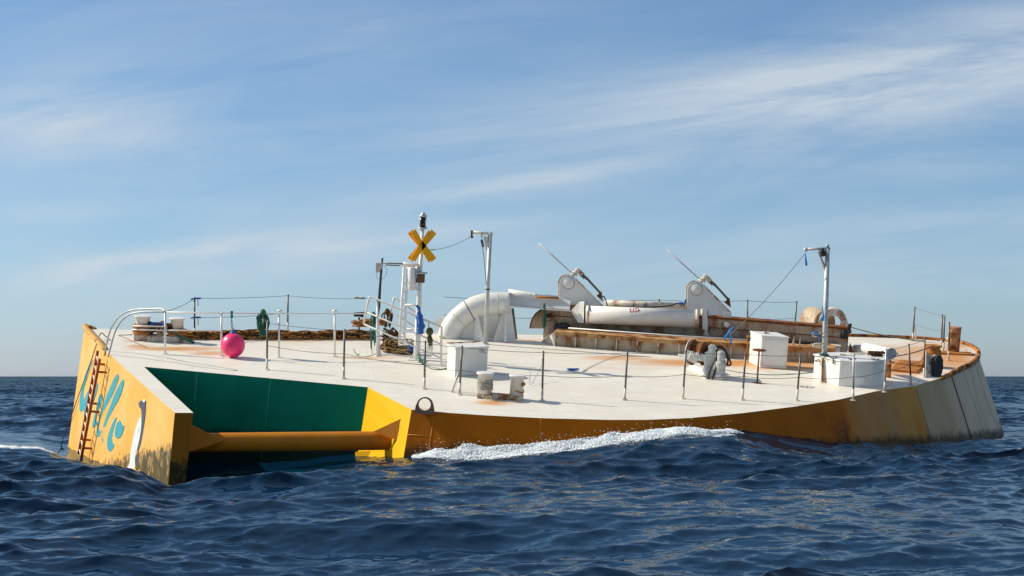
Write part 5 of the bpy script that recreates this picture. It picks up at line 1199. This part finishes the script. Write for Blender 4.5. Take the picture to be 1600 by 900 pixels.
mb = MB(); mb.prism([pt(679, 503, ye+.1), pt(694, 492, ye+.1), pt(712, 523, ye+.1), pt(682, 522, ye+.1)], V((0, .15, 0))); mb.build('web_plate', M['white'], el)
qa = at(744, 531); qb = at(788, 533)
mb = MB(); mb.prism([pt(743.5, 482, qa), pt(745, 482, qa), at(756, 534), at(740, 531)], V((.02, .05, 0))); mb.build('gusset', M['white_clean'], el)
mb = MB(); mb.prism([pt(789, 476, qb), pt(798, 476, qb), at(806, 533), at(770, 533.5)], V((0, .07, 0))); mb.build('gusset', M['white_clean'], el)
mb = MB(); mb.prism([pt(790, 476, qb.y-.02), pt(792, 476, qb.y-.02), at(791, 534.5), at(788, 534.5)], V((0, -.25, 0))); mb.build('gusset', M['white_clean'], el)
mb = MB(); mb.tube([pt(801, 482, qb.y+.3), at(807, 530)], .04, 8); mb.build('stay', M['darksteel'], el)
mb = MB(); yb_ = qb.y+.1; mb.prism([pt(793, 463, yb_), pt(796, 457, yb_+.3), pt(892, 468, yb_+.3), pt(890, 484, yb_), pt(840, 480, yb_), pt(793, 477, yb_)], V((0, .55, 0))); mb.build('box_beam', M['white'], el, bev=.01)
mb = MB(); mb.tube([pt(794, 459, yb_+.25), pt(838, 463, yb_+.25), pt(872, 466, yb_+.25)], [.17, .09, .08], 16); mb.tube([pt(836, 463, yb_+.2), pt(836, 459, yb_+.2)], [.07, .06], 10); mb.build('beam_fitting', M['white'], el)
mb = MB(); mb.tube([pt(838, 464, yb_), pt(873, 466, yb_)], .04, 8); mb.build('rusty_pin', M['rust'], el)
mb = MB(); mb.prism([pt(793, 477.2, yb_-.25), pt(892, 484.5, yb_-.25), pt(892, 484.5, yb_+.5), pt(793, 477.2, yb_+.5)], V((0, 0, -.05))); mb.build('beam_flange', M['white'], el)
mb = MB(); qd = at(731, 523); mb.prism([pt(728, 523, qd), pt(733, 519, qd), pt(735, 523, qd)], V((0, .1, 0))); mb.build('lug', M['galv'], el)

# --- ringed vent cowls behind the coaming on the right
q = at(1310, 528); vc = thing('vent_cowl', 'pair of cream curved ring ducts standing behind the right end of the coaming', 'duct', q)
yc = 56.5
def arch(cu, cv, r0, w, yaw, y, name, mt):
    mb = MB(); m_ = fr(pt(cu, cv, y), yaw); n = 22; vs = []; ro = r0; ri = r0*.56
    for i in range(n+1):
        a = math.pi*(1.0-i/n)
        for rr2, yy2 in ((ro, -w/2), (ro, w/2), (ri, w/2), (ri, -w/2)): vs.append(m_ @ V((rr2*math.cos(a), yy2, rr2*math.sin(a)*1.12)))
    for rr2, yy2 in ((ro, -w/2), (ro, w/2), (ri, w/2), (ri, -w/2)): pass
    fs = [(i*4+k, i*4+(k+1) % 4, (i+1)*4+(k+1) % 4, (i+1)*4+k) for i in range(n) for k in range(4)]+[(0, 1, 2, 3), (n*4, n*4+1, n*4+2, n*4+3)]
    mb.add(vs, fs)
    for sg in (1, -1):
        mb.box(m_, (sg*(ro+ri)/2, 0, -.3), (ro-ri, w, .62))
    return mb.build(name, mt, vc, bev=.01)
arch(1277, 503, .44, .9, 25, yc+.5, 'cowl', M['beige'])
arch(1301, 506, .50, .55, -8, yc, 'cowl', M['white_rusty'])

# --- curving line over the end face
mb = MB(); P = [pt(206, 523, 50), at(185, 524), at(168, 527), at(157, 533)]
P2 = [face_hit(a_, b_)+NF*.06 for a_, b_ in ((150, 550), (140, 580), (128, 612), (115, 648), (103, 682), (92, 712))]
mb.tube(smooth_path(P[:3]+[at(157, 531, .2)]+P2, 6), .017, 6)
tag(mb.build('mooring_line', M['darksteel'], origin=at(157, 533)), 'dark line running from the far left bollard down the yellow end face', 'rope')

# ================================================================== FOAM
def make_foam():
    rn = np.random.RandomState(4); vs = []; fs = []
    ico = np.array([(0, 0, 1), (1, 0, 0), (0, 1, 0), (-1, 0, 0), (0, -1, 0), (0, 0, -1)], float)
    tri = [(0, 1, 2), (0, 2, 3), (0, 3, 4), (0, 4, 1), (5, 2, 1), (5, 3, 2), (5, 4, 3), (5, 1, 4)]
    N = 150000
    u = 643+rn.rand(N)**.9*(1165-643)
    top = np.interp(u, [643, 690, 730, 800, 880, 900, 960, 1000, 1040, 1090, 1130, 1165], [.02, .10, .18, .17, .17, .21, .18, .12, .09, .07, .05, .01])
    dep = np.interp(u, [643, 700, 800, 880, 960, 1040, 1165], [.35, .55, .65, .65, .5, .38, .12])
    y0_ = np.interp(u, UH, YH)-.02-np.interp(u, [643, 800, 1000, 1165], [.0, .05, .15, .3])
    yv = y0_-np.abs(rn.randn(N))*dep*.9
    x = (u-800)/F*yv
    X, Y, Zz = sea_points(x, yv, np.full(N, .05))
    clump = np.array([noise.noise(V((a*1.7, b*2.2, 0))) for a, b in zip(x, yv)])
    hgt_ = np.clip(top*(1+1.1*clump), .0, .6)*rn.rand(N)**1.5*np.exp(-((y0_-yv)/.8)**2)+.03
    spray = rn.rand(N) < .007*np.interp(u, [643, 880, 960, 1060, 1165], [1, 1.6, 1.5, .5, .2])
    hgt_ = np.where(spray, hgt_+rn.rand(N)**2.6*.30, hgt_)
    size = np.where(spray, .004+rn.rand(N)*.007, .005+rn.rand(N)**3*.018)
    keep = (clump > -.22) | (rn.rand(N) < .22)
    kp = np.where(keep)[0]; n = len(kp)
    co = ico[None]*size[kp][:, None, None]*(1+rn.randn(n, 6, 1)*.35)*np.array([1.6, 1.2, .8])+np.stack([X, Y, Zz+hgt_], 1)[kp][:, None]
    co = co.reshape(-1, 3).astype(np.float32)
    T = (np.array(tri)[None]+(np.arange(n)*6)[:, None, None]).reshape(-1, 3)
    org = V((2.5, 41.4, .2)); co -= np.array(org)
    me = bpy.data.meshes.new('foam'); 
    me.vertices.add(len(co)); me.vertices.foreach_set('co', co.ravel()); me.loops.add(T.size); me.loops.foreach_set('vertex_index', T.ravel().astype(np.int32))
    me.polygons.add(len(T)); me.polygons.foreach_set('loop_start', (np.arange(len(T))*3).astype(np.int32)); me.polygons.foreach_set('loop_total', np.full(len(T), 3, np.int32)); me.update(calc_edges=True)
    m_ = mat('sea_foam', (.86, .89, .90), .6, var=(.74, .80, .84), vscale=8); me.materials.append(m_)
    for pl_ in me.polygons: pl_.use_smooth = True
    o = bpy.data.objects.new('foam', me); o.location = org; COL.objects.link(o)
    tag(o, 'white foam breaking along the near side of the yellow barge', 'foam', kind='stuff')
make_foam()
print('OBJECTS', len(bpy.data.objects))
